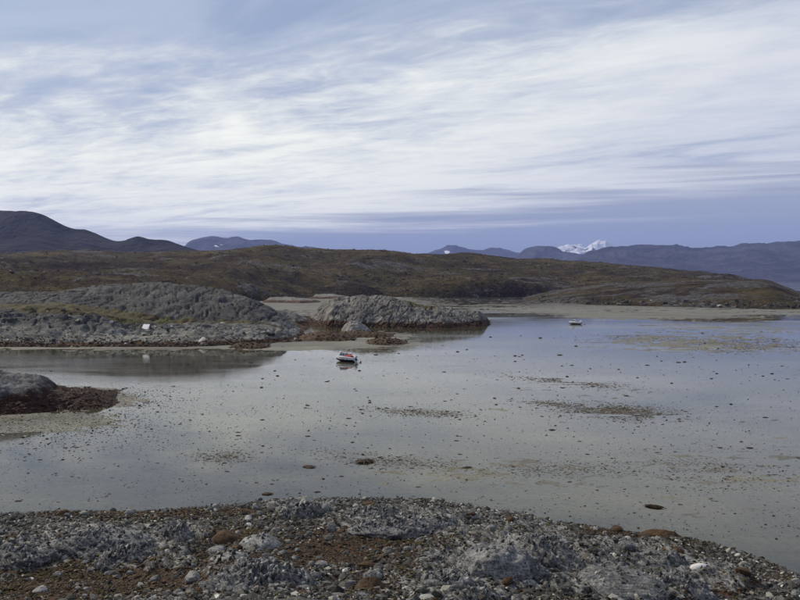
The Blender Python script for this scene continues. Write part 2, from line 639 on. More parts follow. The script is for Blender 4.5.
m_water = water_material()
m_mud = mud_material()
m_shingle = shingle_ground_material()
m_cobble = batch_material('cobbles', [(0.0, (0.011, 0.009, 0.007)), (0.25, (0.036, 0.032, 0.026)), (0.50, (0.100, 0.093, 0.079)),
                                      (0.72, (0.185, 0.172, 0.140)), (0.90, (0.38, 0.36, 0.305)), (1.0, (0.74, 0.72, 0.64))], 0.85, 9.0, 0.45)
m_shard = batch_material('shards', [(0.0, (0.014, 0.013, 0.013)), (0.35, (0.058, 0.057, 0.057)), (0.65, (0.165, 0.162, 0.153)), (1.0, (0.48, 0.47, 0.43))], 0.85, 7.0, 0.45)
m_wrack = batch_material('wrack', [(0.0, (0.012, 0.008, 0.004)), (0.4, (0.048, 0.027, 0.011)), (0.75, (0.084, 0.049, 0.018)),
                                   (1.0, (0.118, 0.090, 0.034))], 0.7, 8.0, 0.4)
m_speck = batch_material('flat_pebbles', [(0.0, (0.012, 0.010, 0.008)), (0.6, (0.040, 0.034, 0.022)), (0.85, (0.085, 0.070, 0.040)),
                                          (1.0, (0.30, 0.29, 0.25))], 0.6, 9.0, 0.3)
m_algae = batch_material('algae_film', [(0.0, (0.040, 0.031, 0.016)), (0.5, (0.085, 0.066, 0.036)), (1.0, (0.15, 0.122, 0.070))], 0.75, 6.0, 0.4)
m_heath = batch_material('heather', [(0.0, (0.010, 0.007, 0.005)), (0.5, (0.035, 0.023, 0.012)), (1.0, (0.080, 0.060, 0.024))], 0.95, 0.8, 0.4)
m_moss = batch_material('moss', [(0.0, (0.018, 0.016, 0.006)), (0.5, (0.050, 0.044, 0.012)), (1.0, (0.085, 0.070, 0.020))], 0.95, 8.0, 0.4)

# ------------------------------------------------------------------ ground and water
# the sea runs to the horizon; the bay is the same level, a few centimetres deep over the flat
gw = 13000.0
xs = np.concatenate([-np.geomspace(gw, 400, 14), np.linspace(-300, 300, 13), np.geomspace(400, gw, 14)])
ys = np.concatenate([[-2500, -1000, -300], np.linspace(-100, 800, 19), np.geomspace(1000, gw, 16)])
G = np.zeros((len(xs), len(ys), 3))
G[..., 0], G[..., 1] = xs[:, None], ys[None, :]
tag(new_obj('water', grid_mesh('water', G), m_water), 'thin sheet of calm sea water over the tidal bay', 'water', kind='structure')


def mud_height(X, Y):
    """bed of the bay: below the water line mostly, bars of mud standing a few centimetres clear"""
    px = 400 + X / Y * F
    py = 280 + CAM_Z / Y * F
    h = np.full(X.shape, -0.075)
    for cx, cy, rx, ry, a in ((120, 345, 230, 5.5, 0.14), (330, 340, 95, 8, 0.15), (50, 397, 95, 13, 0.11), (0, 424, 115, 11, 0.14),
                              (150, 404, 50, 7, 0.055), (430, 304, 330, 8, 0.066), (720, 311, 260, 7, 0.066), (730, 330, 130, 14, 0.035),
                              (640, 316, 90, 3, 0.09), (300, 300, 110, 14, 0.12), (600, 470, 260, 60, 0.022), (420, 470, 130, 30, 0.02),
                              (600, 395, 90, 14, 0.02), (700, 345, 120, 10, 0.03), (620, 440, 300, 75, 0.026), (720, 340, 150, 24, 0.03)):
        h += a * np.exp(-(((px - cx) / rx) ** 4 + ((py - cy) / ry) ** 2))
    n = fbm(P2(X, Y, 0.018, 0.05), 4, 0.55, seed=5).reshape(X.shape)
    n2 = fbm(P2(X, Y, 0.16, 0.50), 4, 0.62, seed=9).reshape(X.shape)
    return h + 0.034 * n + 0.070 * n2 + 0.060 * fbm(P2(X, Y, 0.75, 1.5), 3, 0.65, seed=13).reshape(X.shape)


ang = np.linspace(-R(38), R(38), 430)
dist = np.concatenate([np.geomspace(34, 1000, 390), np.geomspace(1060, 12900, 24)])
Xg = np.tan(ang)[:, None] * dist[None, :]
Yg = np.broadcast_to(dist[None, :], Xg.shape)
def weed_and_reflection(X, Y):
    px, py = 400 + X / Y * F, 280 + CAM_Z / Y * F
    w = np.zeros(X.shape)
    for cx, cy, rx, ry, a, tl in ((110, 369, 170, 15, 1.5, 0), (570, 382, 58, 4.5, 0.75, 0.10), (618, 412, 66, 7.0, 0.8, 0.07), (560, 405, 45, 3, 0.5, 0.1), (700, 470, 110, 26, 0.30, 0), (420, 413, 60, 5, 0.45, 0.05),  # first patch: inlet weed, strengthened to paint its brown reflection darker
                                  (390, 462, 90, 8, 0.45, 0.08), (745, 345, 80, 10, 0.40, 0), (560, 470, 90, 12, 0.32, 0), (640, 338, 70, 4, 0.4, 0), (520, 303, 280, 7, 0.70, 0), (720, 318, 120, 6, 0.5, 0), (222, 458, 36, 8, 0.3, 0)):
        w = np.maximum(w, a * np.exp(-(((px - cx) / rx) ** 2 + ((py - cy - tl * (px - cx)) / ry) ** 2)))
    return w


H = mud_height(Xg, Yg) - np.clip((Yg - 950) / 400, 0, 8)
G = np.stack([Xg, Yg, H], -1)
tag(new_obj('mudflat', grid_mesh('mudflat', G, {'weedy': weed_and_reflection(Xg, Yg)}), m_mud), 'wet grey mudflat bared by the low tide', 'mudflat', kind='structure')


# ------------------------------------------------------------------ far mountains and hills
def mountain(name, label, pts, D, depth, mat, amp, snow=None, nu=260, seed=1, wl=700.0, crest_damp=0.35):
    """pts: skyline as seen from the bay; the slope falls to sea level in front and behind"""
    cols = []
    for px, py in pts:
        zt = float(ZS(D, py))
        zt = max(zt, 2.0)
        cols.append((px, [(D - depth, -8.0), (D - depth * 0.72, zt * 0.22), (D - depth * 0.34, zt * 0.60), (D, zt),
                          (D + depth * 0.5, zt * 0.55), (D + depth, -8.0)]))
    Gm, u, tt = profile_grid(cols, nu, 56)
    fl = Gm.reshape(-1, 3)
    n = fbm(np.stack([fl[:, 0] / wl, fl[:, 1] / wl, fl[:, 2] * 0], 1), 5, 0.5, seed=seed, ridged=True).reshape(Gm.shape[:2])
    up = np.clip(Gm[..., 2] / (Gm[..., 2].max() + 1e-6), 0, 1)
    crest = 1 - crest_damp * np.exp(-((tt - 3.0) / 0.25) ** 2)[None, :]
    Gm[..., 2] += amp * n * np.clip(up * 2.5, 0, 1) * crest
    at = {}
    if snow is not None:
        at['snow'] = snow(np.broadcast_to(u[:, None], up.shape), Gm, up)
    o = new_obj(name, grid_mesh(name, Gm, at), mat)
    tag(o, label, 'mountain', kind='structure')
    return o


mountain('dark_hill', 'dark brown hill with a flat summit at the head of the moor',
         [(-420, 226), (-250, 218), (-120, 222), (-40, 214), (0, 213), (20, 213), (40, 214), (50, 219), (62, 226), (75, 231), (85, 231), (95, 236),
          (106, 240), (116, 244), (124, 243), (135, 240), (150, 242), (163, 240), (170, 241), (180, 246), (200, 251), (225, 258), (260, 268), (300, 279)],
         2600, 1000, hill_dark, 26, nu=360, seed=3, wl=300, crest_damp=0.85)


def snow_patches(spots):
    def f(u, Gm, up):
        s = np.zeros(up.shape)
        for cx, rx, lo, hi in spots:
            py = 280 - (Gm[..., 2] - CAM_Z) / Gm[..., 1] * F
            s = np.maximum(s, 0.95 * np.exp(-((u - cx) / rx) ** 2 - ((py - 0.5 * (lo + hi)) / (0.5 * (hi - lo))) ** 2))
        s = s - 0.22
        return s * 1.0
    return f


mountain('distant_mountain', 'low blue distant mountain with two small snowfields', [(150, 262), (178, 254), (190, 243), (200, 240), (213, 237.5), (225, 240), (238, 239),
         (250, 242), (262, 242), (275, 243), (290, 247), (305, 249), (318, 250), (335, 254), (360, 262), (400, 274)],
         9000, 2600, mount_far, 55, snow_patches([(220, 10, 243.4, 247.6), (259, 14, 243.4, 247.6)]), seed=8, wl=380)
mountain('distant_mountain', 'pale blue far mountain with a thin snow gully', [(405, 268), (425, 256), (436, 251), (446, 249), (455, 246.5), (463, 247), (472, 250), (480, 251), (490, 249), (500, 250),
         (512, 253), (524, 257), (545, 262), (580, 270)],
         11500, 2600, mount_far, 75, snow_patches([(447, 5, 249, 255)]), seed=12, wl=420)
mountain('distant_mountain', 'dark blue rounded mountain below the snowy peak', [(500, 266), (516, 256), (526, 250), (538, 248), (552, 249), (562, 253), (575, 254), (590, 256), (620, 262), (650, 270)],
         8500, 2000, mount_far, 55, snow_patches([]), seed=14, wl=360)


def peak_snow(u, Gm, up):
    return np.clip(0.30 + 0.42 * up, 0, 1)


mountain('snowy_peak', 'jagged snow covered peak far behind the blue ridge', [(535, 268), (552, 257), (562, 249), (567, 246.5), (573, 245.5), (580, 246), (585, 248), (590, 245), (594, 242), (598, 240.5), (601, 241.5),
         (606, 241), (610, 244), (616, 248), (624, 254), (640, 262), (665, 272)],
         12200, 1500, mount_far, 125, peak_snow, nu=320, seed=21, wl=420, crest_damp=0.1)
mountain('mountain_range', 'long purple blue mountain range across the fjord', [(555, 275), (572, 262), (588, 256), (600, 253), (615, 250), (630, 249), (645, 249), (660, 248), (672, 248), (686, 250), (700, 249.5), (715, 249),
         (722, 247.5), (735, 247.5), (745, 246), (756, 245), (768, 246.5), (780, 246), (800, 244), (840, 239), (900, 246), (980, 238), (1080, 250), (1200, 244)],
         7200, 2300, mount_far, 62, snow_patches([]), nu=420, seed=31, wl=360)

# the moor: low hummocky hills behind the bay
RIDGE = [(-200, 250), (-60, 254), (0, 256), (50, 252), (90, 251), (130, 255), (170, 252), (200, 253), (240, 250), (262, 247), (282, 246), (300, 250),
         (340, 252), (380, 252), (410, 255), (440, 256), (465, 253), (485, 256), (500, 259), (520, 260), (545, 260), (565, 261.5), (600, 262.5), (625, 265), (650, 268), (675, 271), (700, 273.5), (735, 277), (765, 282), (800, 292), (830, 300)]
BASE = [(-200, 330), (0, 360), (120, 420), (200, 500), (262, 600), (300, 670), (340, 705), (400, 745), (470, 740), (540, 735), (560, 790), (700, 800), (830, 850)]
rx_, ry_ = zip(*RIDGE)
bx_, by_ = zip(*BASE)
cols = []
for px in list(range(-200, 260, 20)) + list(range(250, 831, 10)):
    if cols and px <= cols[-1][0]:
        continue
    Db = float(np.interp(px, bx_, by_))
    py = float(np.interp(px, rx_, ry_))
    Dr = 1150 + 120 * math.sin(px * 0.013) + (0 if px < 420 else 60)
    zr = float(ZS(Dr, py))
    cliff = math.exp(-((px - 470) / 55.0) ** 4)
    z0 = -1.0
    D1 = Db + 18
    z1 = max(1.2, float(ZS(D1, 292 - 12 * cliff)) * 0.8)
    D2 = Db + 0.30 * (Dr - Db)
    D3 = Db + 0.62 * (Dr - Db)
    pyb = 280 + CAM_Z / Db * F if px > 255 else 291
    z2 = float(ZS(D2, py + 0.55 * (min(pyb, 294) - py)))
    z3 = float(ZS(D3, py + 0.24 * (min(pyb, 294) - py)))
    cols.append((px, [(Db, z0), (D1, z1), (D2, max(z2, z1 + 1)), (D3, max(z3, z1 + 2)), (Dr, zr), (Dr + 200, zr * 0.82), (Dr + 500, zr * 0.5), (Dr + 900, -3)]))
Gm, u, tt = profile_grid(cols, 440, 250)
fl = Gm.reshape(-1, 3)
h1 = fbm(P2(fl[:, 0], fl[:, 1], 1 / 85.0, 1 / 60.0), 4, 0.5, seed=41, ridged=True).reshape(Gm.shape[:2])
h2 = fbm(P2(fl[:, 0], fl[:, 1], 1 / 16.0, 1 / 14.0), 5, 0.6, seed=47).reshape(Gm.shape[:2])
front = np.clip((tt - 0.35) / 0.8, 0, 1)[None, :]
crest = 1 - 0.55 * np.exp(-((tt - 4.0) / 0.45) ** 2)[None, :]
Gm[..., 2] += (7.5 * h1 * front + 2.8 * h2 * (0.25 + 0.75 * front)) * crest
rock = np.clip(h1 * 0.9 + 0.35 * h2, -1, 1)
Gm[..., 2] -= (np.clip((u - 735) / 65, 0, 1) * 9.0)[:, None]
MOOR = Gm
tag(new_obj('moor_hills', grid_mesh('moor_hills', Gm, {'rock': rock}), tundra), 'rolling brown and olive moor hills behind the bay', 'hill', kind='structure')

# the low point on the right
PT = [(480, 300, 301, 700), (500, 300.5, 300, 700), (520, 301, 297, 660), (560, 303, 290, 610), (600, 305, 285, 570), (640, 306, 282.5, 545), (680, 307, 281, 525),
      (720, 308, 280, 510), (755, 308.5, 279.5, 495), (770, 309, 281.5, 490), (782, 309, 286, 490), (800, 309, 293, 490), (815, 309, 298, 490), (835, 309, 299, 490), (860, 308, 306, 490), (900, 308, 308.5, 490)]
cols = []
for px, pb, pt, Dn in PT:
    Db = CAM_Z / (pb - 280) * F
    Dt = Db + 170
    zt = float(ZS(Dt, pt))
    zt = max(zt, -0.6)
    if px < 505:
        zt = -0.6
    cols.append((px, [(Db - 6, -0.5), (Db + 4, min(2.0, zt * 0.3)), (Db + 16, min(3.4, zt * 0.5)), (Db + 80, zt * 0.80), (Dt, zt), (Dt + 120, zt * 0.7), (Dt + 330, -3)]))
Gm, u, tt = profile_grid(cols, 340, 160)
fl = Gm.reshape(-1, 3)
h1 = fbm(P2(fl[:, 0], fl[:, 1], 1 / 34.0, 1 / 24.0), 4, 0.5, seed=61, ridged=True).reshape(Gm.shape[:2])
h2 = fbm(P2(fl[:, 0], fl[:, 1], 1 / 6.5, 1 / 5.0), 5, 0.62, seed=67).reshape(Gm.shape[:2])
up = np.clip(Gm[..., 2] / 3.0, 0.05, 1)
Gm[..., 2] += (0.8 * h1 + 0.95 * h2) * up
tag(new_obj('low_point', grid_mesh('low_point', Gm, {'rock': np.clip(h1 * 0.4 + 0.5 * h2 + 0.25, -1, 1)}), tundra_point),
    'low brown heath point with a rubble shore across the flat', 'headland', kind='structure')
POINT_COLS = [(c[0], c[1][0][0]) for c in cols]

# ------------------------------------------------------------------ rock promontory on the left
C = [
    # px, shore row, [ledge D, row], [terrace D, row], [foot of wall D,row], [top D,row], [rounded back D, z]
    (-260, 347, (205, 330), (214, 318), (228, 308), (243, 293), 9),
    (-80, 347, (205, 325), (214, 312), (228, 305), (243, 292), 9.5),
    (0, 347, (204, 322), (214, 309), (226, 304), (240, 293), 9.6),
    (30, 347, (203, 320), (213, 309), (227, 303.5), (240, 292.5), 9.6),
    (62, 347.5, (203, 322), (213, 310), (227, 303), (240, 292), 9.8),
    (78, 347.5, (203, 324), (213, 312), (227, 305), (244, 288.5), 10.5),
    (100, 347, (203, 325), (214, 316), (227, 308), (247, 286), 11),
    (130, 347, (204, 330), (213, 322), (222, 315), (248, 284), 11),
    (160, 347, (205, 332), (213, 325), (219, 320), (246, 283.5), 11),
    (190, 347, (205, 332), (213, 326), (219, 321), (244, 285.5), 10.5),
    (220, 346, (206, 332), (213, 326), (219, 321.5), (240, 290), 9),
    (245, 345, (207, 332), (213, 327), (218, 322), (236, 297), 7.5),
    (268, 344, (208, 334), (213, 329), (218, 325), (233, 307), 5.5),
    (285, 343, (209, 337), (213, 333), (218, 329), (230, 318), 3.5),
    (298, 342, (211, 340), (214, 338), (219, 335), (228, 331), 1.2),
    (306, 341, (213, 342), (216, 341), (220, 340), (227, 338), -0.6),
]
cols = []
for px, ps, a, b_, c_, d_, zb in C:
    Dsr = CAM_Z / (ps - 280) * F
    st = [(Dsr - 5, -0.7), (Dsr, 0.05)]
    for D, row in (a, b_, c_, d_):
        st.append((D, float(ZS(D, row))))
    st += [(d_[0] + 22, zb), (d_[0] + 60, zb * 0.55), (d_[0] + 120, zb * 0.45 - 0.5)]
    cols.append((px, st))
Gm, u, tt = profile_grid(cols, 520, 220)
fl = Gm.reshape(-1, 3)
nrm = grid_normals(Gm)
r1 = fbm(fl / np.array([9.0, 7.0, 6.0]), 4, 0.5, seed=71, ridged=True).reshape(Gm.shape[:2])
ca, sa = math.cos(0.6), math.sin(0.6)
al = fl[:, 0] * ca + fl[:, 2] * sa
ac = -fl[:, 0] * sa + fl[:, 2] * ca
r2 = fbm(np.stack([al / 6.0, fl[:, 1] / 2.0, ac / 1.6], 1), 5, 0.58, seed=77).reshape(Gm.shape[:2])
low = np.exp(-((tt - 2.0) / 0.9) ** 2)[None, :]
ut = np.broadcast_to(u[:, None], r1.shape)
ttt = np.broadcast_to(tt[None, :], r1.shape)
dome = np.exp(-((ttt - 4.7) / 0.8) ** 4)
amp1 = 1.5 * low + 0.30 * dome + 0.25
Gm += nrm * (amp1 * r1 * 0.9 + (0.75 - 0.35 * dome) * r2)[..., None] * np.clip((ttt - 0.6), 0, 1)[..., None]
ck = cracks(np.stack([al / 9.0, fl[:, 1] / 7.0, ac / 3.2], 1), 83).reshape(Gm.shape[:2])
Gm -= nrm * (ck * (1.2 * low + 0.9 * dome + 0.1) * np.clip((ttt - 1.2), 0, 1))[..., None]
veg = np.exp(-((ttt - 3.35) / 0.75) ** 4) * np.clip((190 - ut) / 50, 0, 1) * 0.95 + 0.75 * np.exp(-((ttt - 4.0) / 0.22) ** 2) * (ut > 110) * (ut < 285)
veg = np.maximum(veg, 0.8 * (ttt > 5.6))
veg = veg - 0.45 * np.clip(r1, 0, 1) * (ttt < 5)
promontory = new_obj('rock_promontory', grid_mesh('rock_promontory', Gm, {'veg': veg}), rock_shore)
tag(promontory, 'smooth grey rock dome and ledges along the far shore', 'headland', kind='structure')
PROM = Gm


# ---- joined small pieces
def ico(sub=0):
    import bmesh
    bm = bmesh.new()
    bmesh.ops.create_icosphere(bm, subdivisions=sub + 1, radius=1.0)
    V = np.array([v.co[:] for v in bm.verts])
    Fc = np.array([[v.index for v in f.verts] for f in bm.faces])
    bm.free()
    return V, Fc


ICO_V, ICO_F = ico(0)


OCT_V = np.array([(1, 0, 0), (-1, 0, 0), (0, 1, 0), (0, -1, 0), (0, 0, 1), (0, 0, -1)], float)
OCT_F = np.array([(0, 2, 4), (2, 1, 4), (1, 3, 4), (3, 0, 4), (2, 0, 5), (1, 2, 5), (3, 1, 5), (0, 3, 5)])


def stone_variants(n, seed, jit=0.28, ICO_V=ICO_V):
    rg = np.random.default_rng(seed)
    out = []
    for _ in range(n):
        V = ICO_V * (1 + jit * rg.normal(size=(len(ICO_V), 1))) + rg.normal(size=ICO_V.shape) * 0.10
        out.append(V)
    return out


def euler_mats(rx, ry, rz):
    cx, sx, cy, sy, cz, sz = np.cos(rx), np.sin(rx), np.cos(ry), np.sin(ry), np.cos(rz), np.sin(rz)
    M = np.empty((len(rz), 3, 3))
    M[:, 0, 0], M[:, 0, 1], M[:, 0, 2] = cz * cy, cz * sy * sx - sz * cx, cz * sy * cx + sz * sx
    M[:, 1, 0], M[:, 1, 1], M[:, 1, 2] = sz * cy, sz * sy * sx + cz * cx, sz * sy * cx - cz * sx
    M[:, 2, 0], M[:, 2, 1], M[:, 2, 2] = -sy, cy * sx, cy * cx
    return M


def batch(name, pts, size, rnd, mat, seed, aniso=(0.75, 0.5), tilt=0.5, sink=0.25, jit=0.24, label=None, cat=None, smooth=False, kind='stuff', origin=None, octa=False):
    rg = np.random.default_rng(seed)
    n = len(pts)
    BV, BF = (OCT_V, OCT_F) if octa else (ICO_V, ICO_F)
    var = np.array(stone_variants(24, seed, jit, BV))[rg.integers(0, 24, n)]         # n,12,3
    sc = np.stack([np.ones(n), aniso[0] * rg.uniform(0.75, 1.3, n), aniso[1] * rg.uniform(0.7, 1.3, n)], 1) * size[:, None]
    V = var * sc[:, None, :]
    M = euler_mats(rg.normal(0, tilt, n), rg.normal(0, tilt, n), rg.uniform(0, 6.283, n))
    V = np.einsum('nij,nkj->nki', M, V)
    V = V + pts[:, None, :]
    V[:, :, 2] += (sc[:, 2] * (1 - 2 * sink) * 0.5)[:, None]
    k = len(BV)
    fc = (BF[None] + (np.arange(n) * k)[:, None, None]).reshape(-1, 3)
    V = V.reshape(-1, 3)
    if origin is not None:
        V = V - np.array(origin)
    me = mesh_np(name, V, fc, smooth, {'rnd': np.repeat(rnd, k)})
    o = new_obj(name, me, mat)
    if origin is not None:
        o.location = origin
    if label:
        tag(o, label, cat, kind=kind)
    return o


# ------------------------------------------------------------------ rocks standing in the bay
def ridge_rock(name, label, cols, mat, nu, nv, a1, w1, a2, w2, seed, cat='rock', veg=None, group=None, strata=(0.9, 1.0), kind=None, crack=0.0, fronds=0, frond_top=1.5, frond_size=0.3):
    Gm, u, tt = profile_grid(cols, nu, nv)
    fl = Gm.reshape(-1, 3)
    nrm = grid_normals(Gm)
    ca, sa = math.cos(strata[0]), math.sin(strata[0])
    al = fl[:, 0] * ca + fl[:, 2] * sa
    ac = -fl[:, 0] * sa + fl[:, 2] * ca
    r1 = fbm(np.stack([al / (w1 * 2.2), fl[:, 1] / w1, ac / w1], 1), 4, 0.5, seed=seed, ridged=True).reshape(Gm.shape[:2])
    r2 = fbm(np.stack([al / (w2 * 2.5), fl[:, 1] / w2, ac / w2], 1), 5, 0.6, seed=seed + 5).reshape(Gm.shape[:2])
    up = np.clip((Gm[..., 2] + 0.25) / 0.8, 0, 1)
    ck = cracks(np.stack([al / (w1 * 1.6), fl[:, 1] / w1, ac / (w1 * 0.55)], 1), seed + 3).reshape(Gm.shape[:2])
    Gm = Gm + nrm * ((a1 * r1 + a2 * r2 - crack * ck) * up)[..., None]
    at = {'veg': veg(u, tt) if veg else np.zeros(Gm.shape[:2])}
    c = Gm.reshape(-1, 3).mean(0)
    base = np.array([c[0], c[1], 0.0])
    o = new_obj(name, grid_mesh(name, Gm - base, at), mat)
    o.location = base
    tag(o, label, cat, group, kind)
    if fronds:
        rg = np.random.default_rng(seed + 77)
        V = (Gm - base).reshape(-1, 3)
        V = V[(V[:, 2] < frond_top * rg.uniform(0.5, 1.2, len(V))) & (V[:, 2] > -0.1)]
        V = V[rg.integers(0, len(V), fronds)]
        f = batch('fronds', V, np.exp(rg.normal(math.log(frond_size), 0.4, fronds)), rg.random(fronds) * 0.75, m_wrack, seed + 78, aniso=(0.45, 0.25), tilt=0.35, octa=True, kind='stuff')
        f.parent = o
        f['kind'] = 'stuff'
    return o


def ridge_cols(rows, thick_front, thick_back):
    """rows: (px, waterline row, crest row); crest stands thick_front behind the waterline"""
    cols = []
    for px, pw, pc in rows:
        Dw = CAM_Z / (pw - 280) * F
        Dc = Dw + thick_front
        zc = max(float(ZS(Dc, pc)), -0.3)
        cols.append((px, [(Dw - 2.5, -0.5), (Dw, 0.05 if zc > 0.2 else -0.3), (Dw + 0.16 * thick_front, zc * 0.28), (Dw + 0.5 * thick_front, zc * 0.74),
                          (Dc, zc), (Dc + 0.4 * thick_back, zc * 0.8), (Dc + 0.8 * thick_back, zc * 0.25), (Dc + thick_back, -0.5)]))
    return cols


# long whaleback between the flat and the inner channel
ridge_rock('rock_ridge', 'long grey whaleback rock ridge rimmed with brown seaweed in the bay',
           ridge_cols([(308, 325, 327), (314, 325, 312), (320, 326, 304), (332, 327, 299.5), (345, 327, 297), (360, 327.5, 295.5), (376, 327.5, 296), (392, 328, 298), (405, 328, 301),
                       (416, 328, 304.5), (428, 328, 306), (442, 328, 307.5), (456, 327.5, 309.5), (468, 327, 310.5), (478, 326.5, 311.5), (484, 326, 314), (488, 325.5, 322), (491, 325, 326)], 16, 22),
           rock_ridge, 340, 120, 0.5, 4.6, 0.35, 1.6, 101, strata=(1.0, 1.0), crack=1.1, fronds=1500, frond_top=1.6, frond_size=0.28,
           veg=lambda u, tt: 0.75 * np.exp(-((u - 420) / 26) ** 2)[:, None] * np.exp(-((tt - 3.8) / 0.5) ** 2)[None, :])
ridge_rock('rock', 'small smooth grey rock between the dome and the whaleback ridge',
           ridge_cols([(262, 328, 326), (268, 328, 315), (276, 328, 311), (286, 327, 310), (296, 327, 314), (308, 326.5, 320), (322, 326, 325)], 9, 12),
           rock_ridge, 120, 70, 0.4, 3.0, 0.25, 1.2, 111)
ridge_rock('rock', 'pale flat rock at the edge of the inner channel',
           ridge_cols([(262, 303, 303), (270, 303, 298), (284, 303, 297), (300, 303.5, 298), (314, 303, 300), (322, 302.5, 302.5)], 20, 26),
           rock_ridge, 110, 60, 0.6, 4.0, 0.4, 1.6, 117)
ridge_rock('rock', 'flat pale skerry behind the whaleback ridge',
           ridge_cols([(306, 299, 299), (316, 299, 295), (330, 299, 294), (344, 299, 296), (356, 298.5, 298.5)], 24, 30),
           rock_ridge, 110, 60, 0.6, 4.0, 0.4, 1.6, 119)
ridge_rock('rock', 'pale hump of rock rising from brown seaweed before the ridge',
           ridge_cols([(341, 333, 334), (345, 333, 325), (351, 333.5, 321.5), (358, 333.5, 321.5), (364, 333, 325), (372, 333, 332)], 4, 6),
           rock_hump, 90, 60, 0.35, 1.8, 0.2, 0.7, 123, crack=0.2)
for k, (label, rows, th) in enumerate([
        ('seaweed covered skerry beside the pale hump of rock', [(296, 341, 342), (304, 342, 335), (316, 342, 332.5), (330, 342, 332), (342, 341.5, 334), (354, 341, 338), (362, 340, 341)], 7),
        ('low seaweed bank running out from the pale hump', [(326, 337, 338), (338, 338, 333.5), (356, 338, 331), (374, 338, 332), (390, 337.5, 335), (398, 337, 338)], 6),
        ('narrow seaweed bank nearest the tilted boat', [(364, 344, 345), (374, 345, 340), (386, 345.5, 338.5), (398, 345, 340), (410, 344, 344)], 5),
        ('small seaweed mound below the grey dome', [(228, 348, 349), (238, 349, 344.5), (252, 349, 343.5), (264, 348.5, 345), (274, 348, 348.5)], 4)]):
    ridge_rock('seaweed_bank', label, ridge_cols(rows, th, th + 3), rock_brown, 110, 60, 0.28, 1.6, 0.28, 0.6, 131 + k * 7, cat='seaweed bank', group='seaweed banks in the bay', fronds=500, frond_top=3.0, frond_size=0.26)

# islet in the shallows at the left
rows = [(-190, 409, 404), (-150, 412, 385), (-90, 415, 372), (-40, 416, 368), (-10, 416, 371), (10, 415, 373.5), (26, 414.5, 374), (40, 413.5, 377), (48, 412.5, 381),
        (56, 411.5, 387), (66, 411, 389.5), (76, 410, 389.5), (88, 409.5, 391), (100, 408.5, 393.5), (112, 406.5, 396), (122, 404, 399.5), (128, 402, 402.5)]
ridge_rock('rock_islet', 'rounded grey rock islet skirted with dark red brown seaweed', ridge_cols(rows, 6.5, 9), rock_islet, 240, 100, 0.30, 2.0, 0.22, 0.8, 151,
           strata=(0.2, 1.0), crack=0.25, fronds=3000, frond_top=2.3, frond_size=0.16)


# single rocks: closed lumps with worn or split faces
def lump_mesh(name, seed, rough=0.28, facet=0.5, nu=40, nv=24, wl=0.9, strat=None, fine=0.06):
    """unit lump of radius about 1, flattened under the middle"""
    th = np.linspace(0, 2 * math.pi, nu, endpoint=False)
    ph = np.linspace(0.02, math.pi - 0.02, nv)
    d = np.stack([np.sin(ph)[None, :] * np.cos(th)[:, None], np.sin(ph)[None, :] * np.sin(th)[:, None], np.broadcast_to(np.cos(ph)[None, :], (nu, nv))], -1)
    fl = d.reshape(-1, 3)
    r = 1 + rough * fbm(fl / wl + seed * 3.1, 4, 0.5, seed=seed) + fine * fbm(fl * 7 + seed, 3, 0.6, seed=seed + 3, ridged=True)
    rg = np.random.default_rng(seed)
    for _ in range(7):                                  # split faces
        a = rg.normal(size=3)
        a /= np.linalg.norm(a)
        lim = 0.62 + 0.25 * rg.random()
        k = fl @ a * r
        cut = k > lim
        r = np.where(cut, r * (1 - facet * (1 - lim / np.maximum(k, 1e-6))), r)
    if strat:
        amp, w, ax = strat
        s = fl @ np.array(ax)
        n = fbm(np.stack([s * w, (fl[:, 1] - fl[:, 0]) * w * 0.22, fl[:, 2] * w * 0.2], 1) + seed, 4, 0.6, seed=seed + 9, ridged=True)
        r = r + amp * n
    V = fl * r[:, None]
    i = np.arange(nu * nv).reshape(nu, nv)
    j = np.roll(i, -1, 0)
    fc = np.stack([i[:, :-1], i[:, 1:], j[:, 1:], j[:, :-1]], -1).reshape(-1, 4)
    return mesh_np(name, V, fc, True)


# ------------------------------------------------------------------ the near shore under the viewer
EDGE = [(-260, 530), (-120, 520), (0, 515), (60, 512), (130, 513), (180, 510), (240, 505), (280, 500.5), (350, 499), (430, 500), (490, 510), (560, 523), (620, 533),
        (680, 537), (720, 548), (760, 560), (800, 577), (860, 606), (960, 680), (1200, 800)]
EP = [GP(a, b) for a, b in EDGE]
ex, ey = np.array([p[0] for p in EP]), np.array([p[1] for p in EP])


def edge_y(x):
    return np.interp(x, ex, ey)


MOUNDS = [  # px, py, width px, height m : swells of bedrock below the shingle
    (315, 512, 60, 0.45), (100, 545, 90, 0.45), (255, 580, 80, 0.5), (500, 560, 110, 0.8), (600, 575, 90, 0.55), (420, 520, 120, 0.35), (20, 570, 80, 0.3), (740, 585, 70, 0.3)]


def shore_z(x, y):
    x, y = np.asarray(x, float), np.asarray(y, float)
    s = edge_y(x) - y
    t = np.clip(s, -8, None)
    z = np.interp(t, [-8, -2.5, 0, 2, 8, 16, 24, 34, 46, 58, 80], [-1.0, -0.28, 0.02, 0.28, 0.85, 1.55, 2.6, 5.6, 9.6, 13.2, 14.5])
    p = P2(x, y)
    n = 0.26 * fbm(p / 5.0, 3, 0.5, seed=201).reshape(x.shape) + 0.16 * fbm(p / 1.5, 4, 0.6, seed=205, ridged=True).reshape(x.shape)
    z = z + n * np.clip((s + 1.0) / 4.0, 0, 1) * np.clip((62 - s) / 20, 0, 1)
    for px, py, w, h in MOUNDS:
        cx, cy = GP(px, py, 1.0)
        wm = w / F * cy * 0.5
        z = z + h * np.exp(-(((x - cx) / wm) ** 2 + ((y - cy) / (wm * 0.8)) ** 2))
    return z


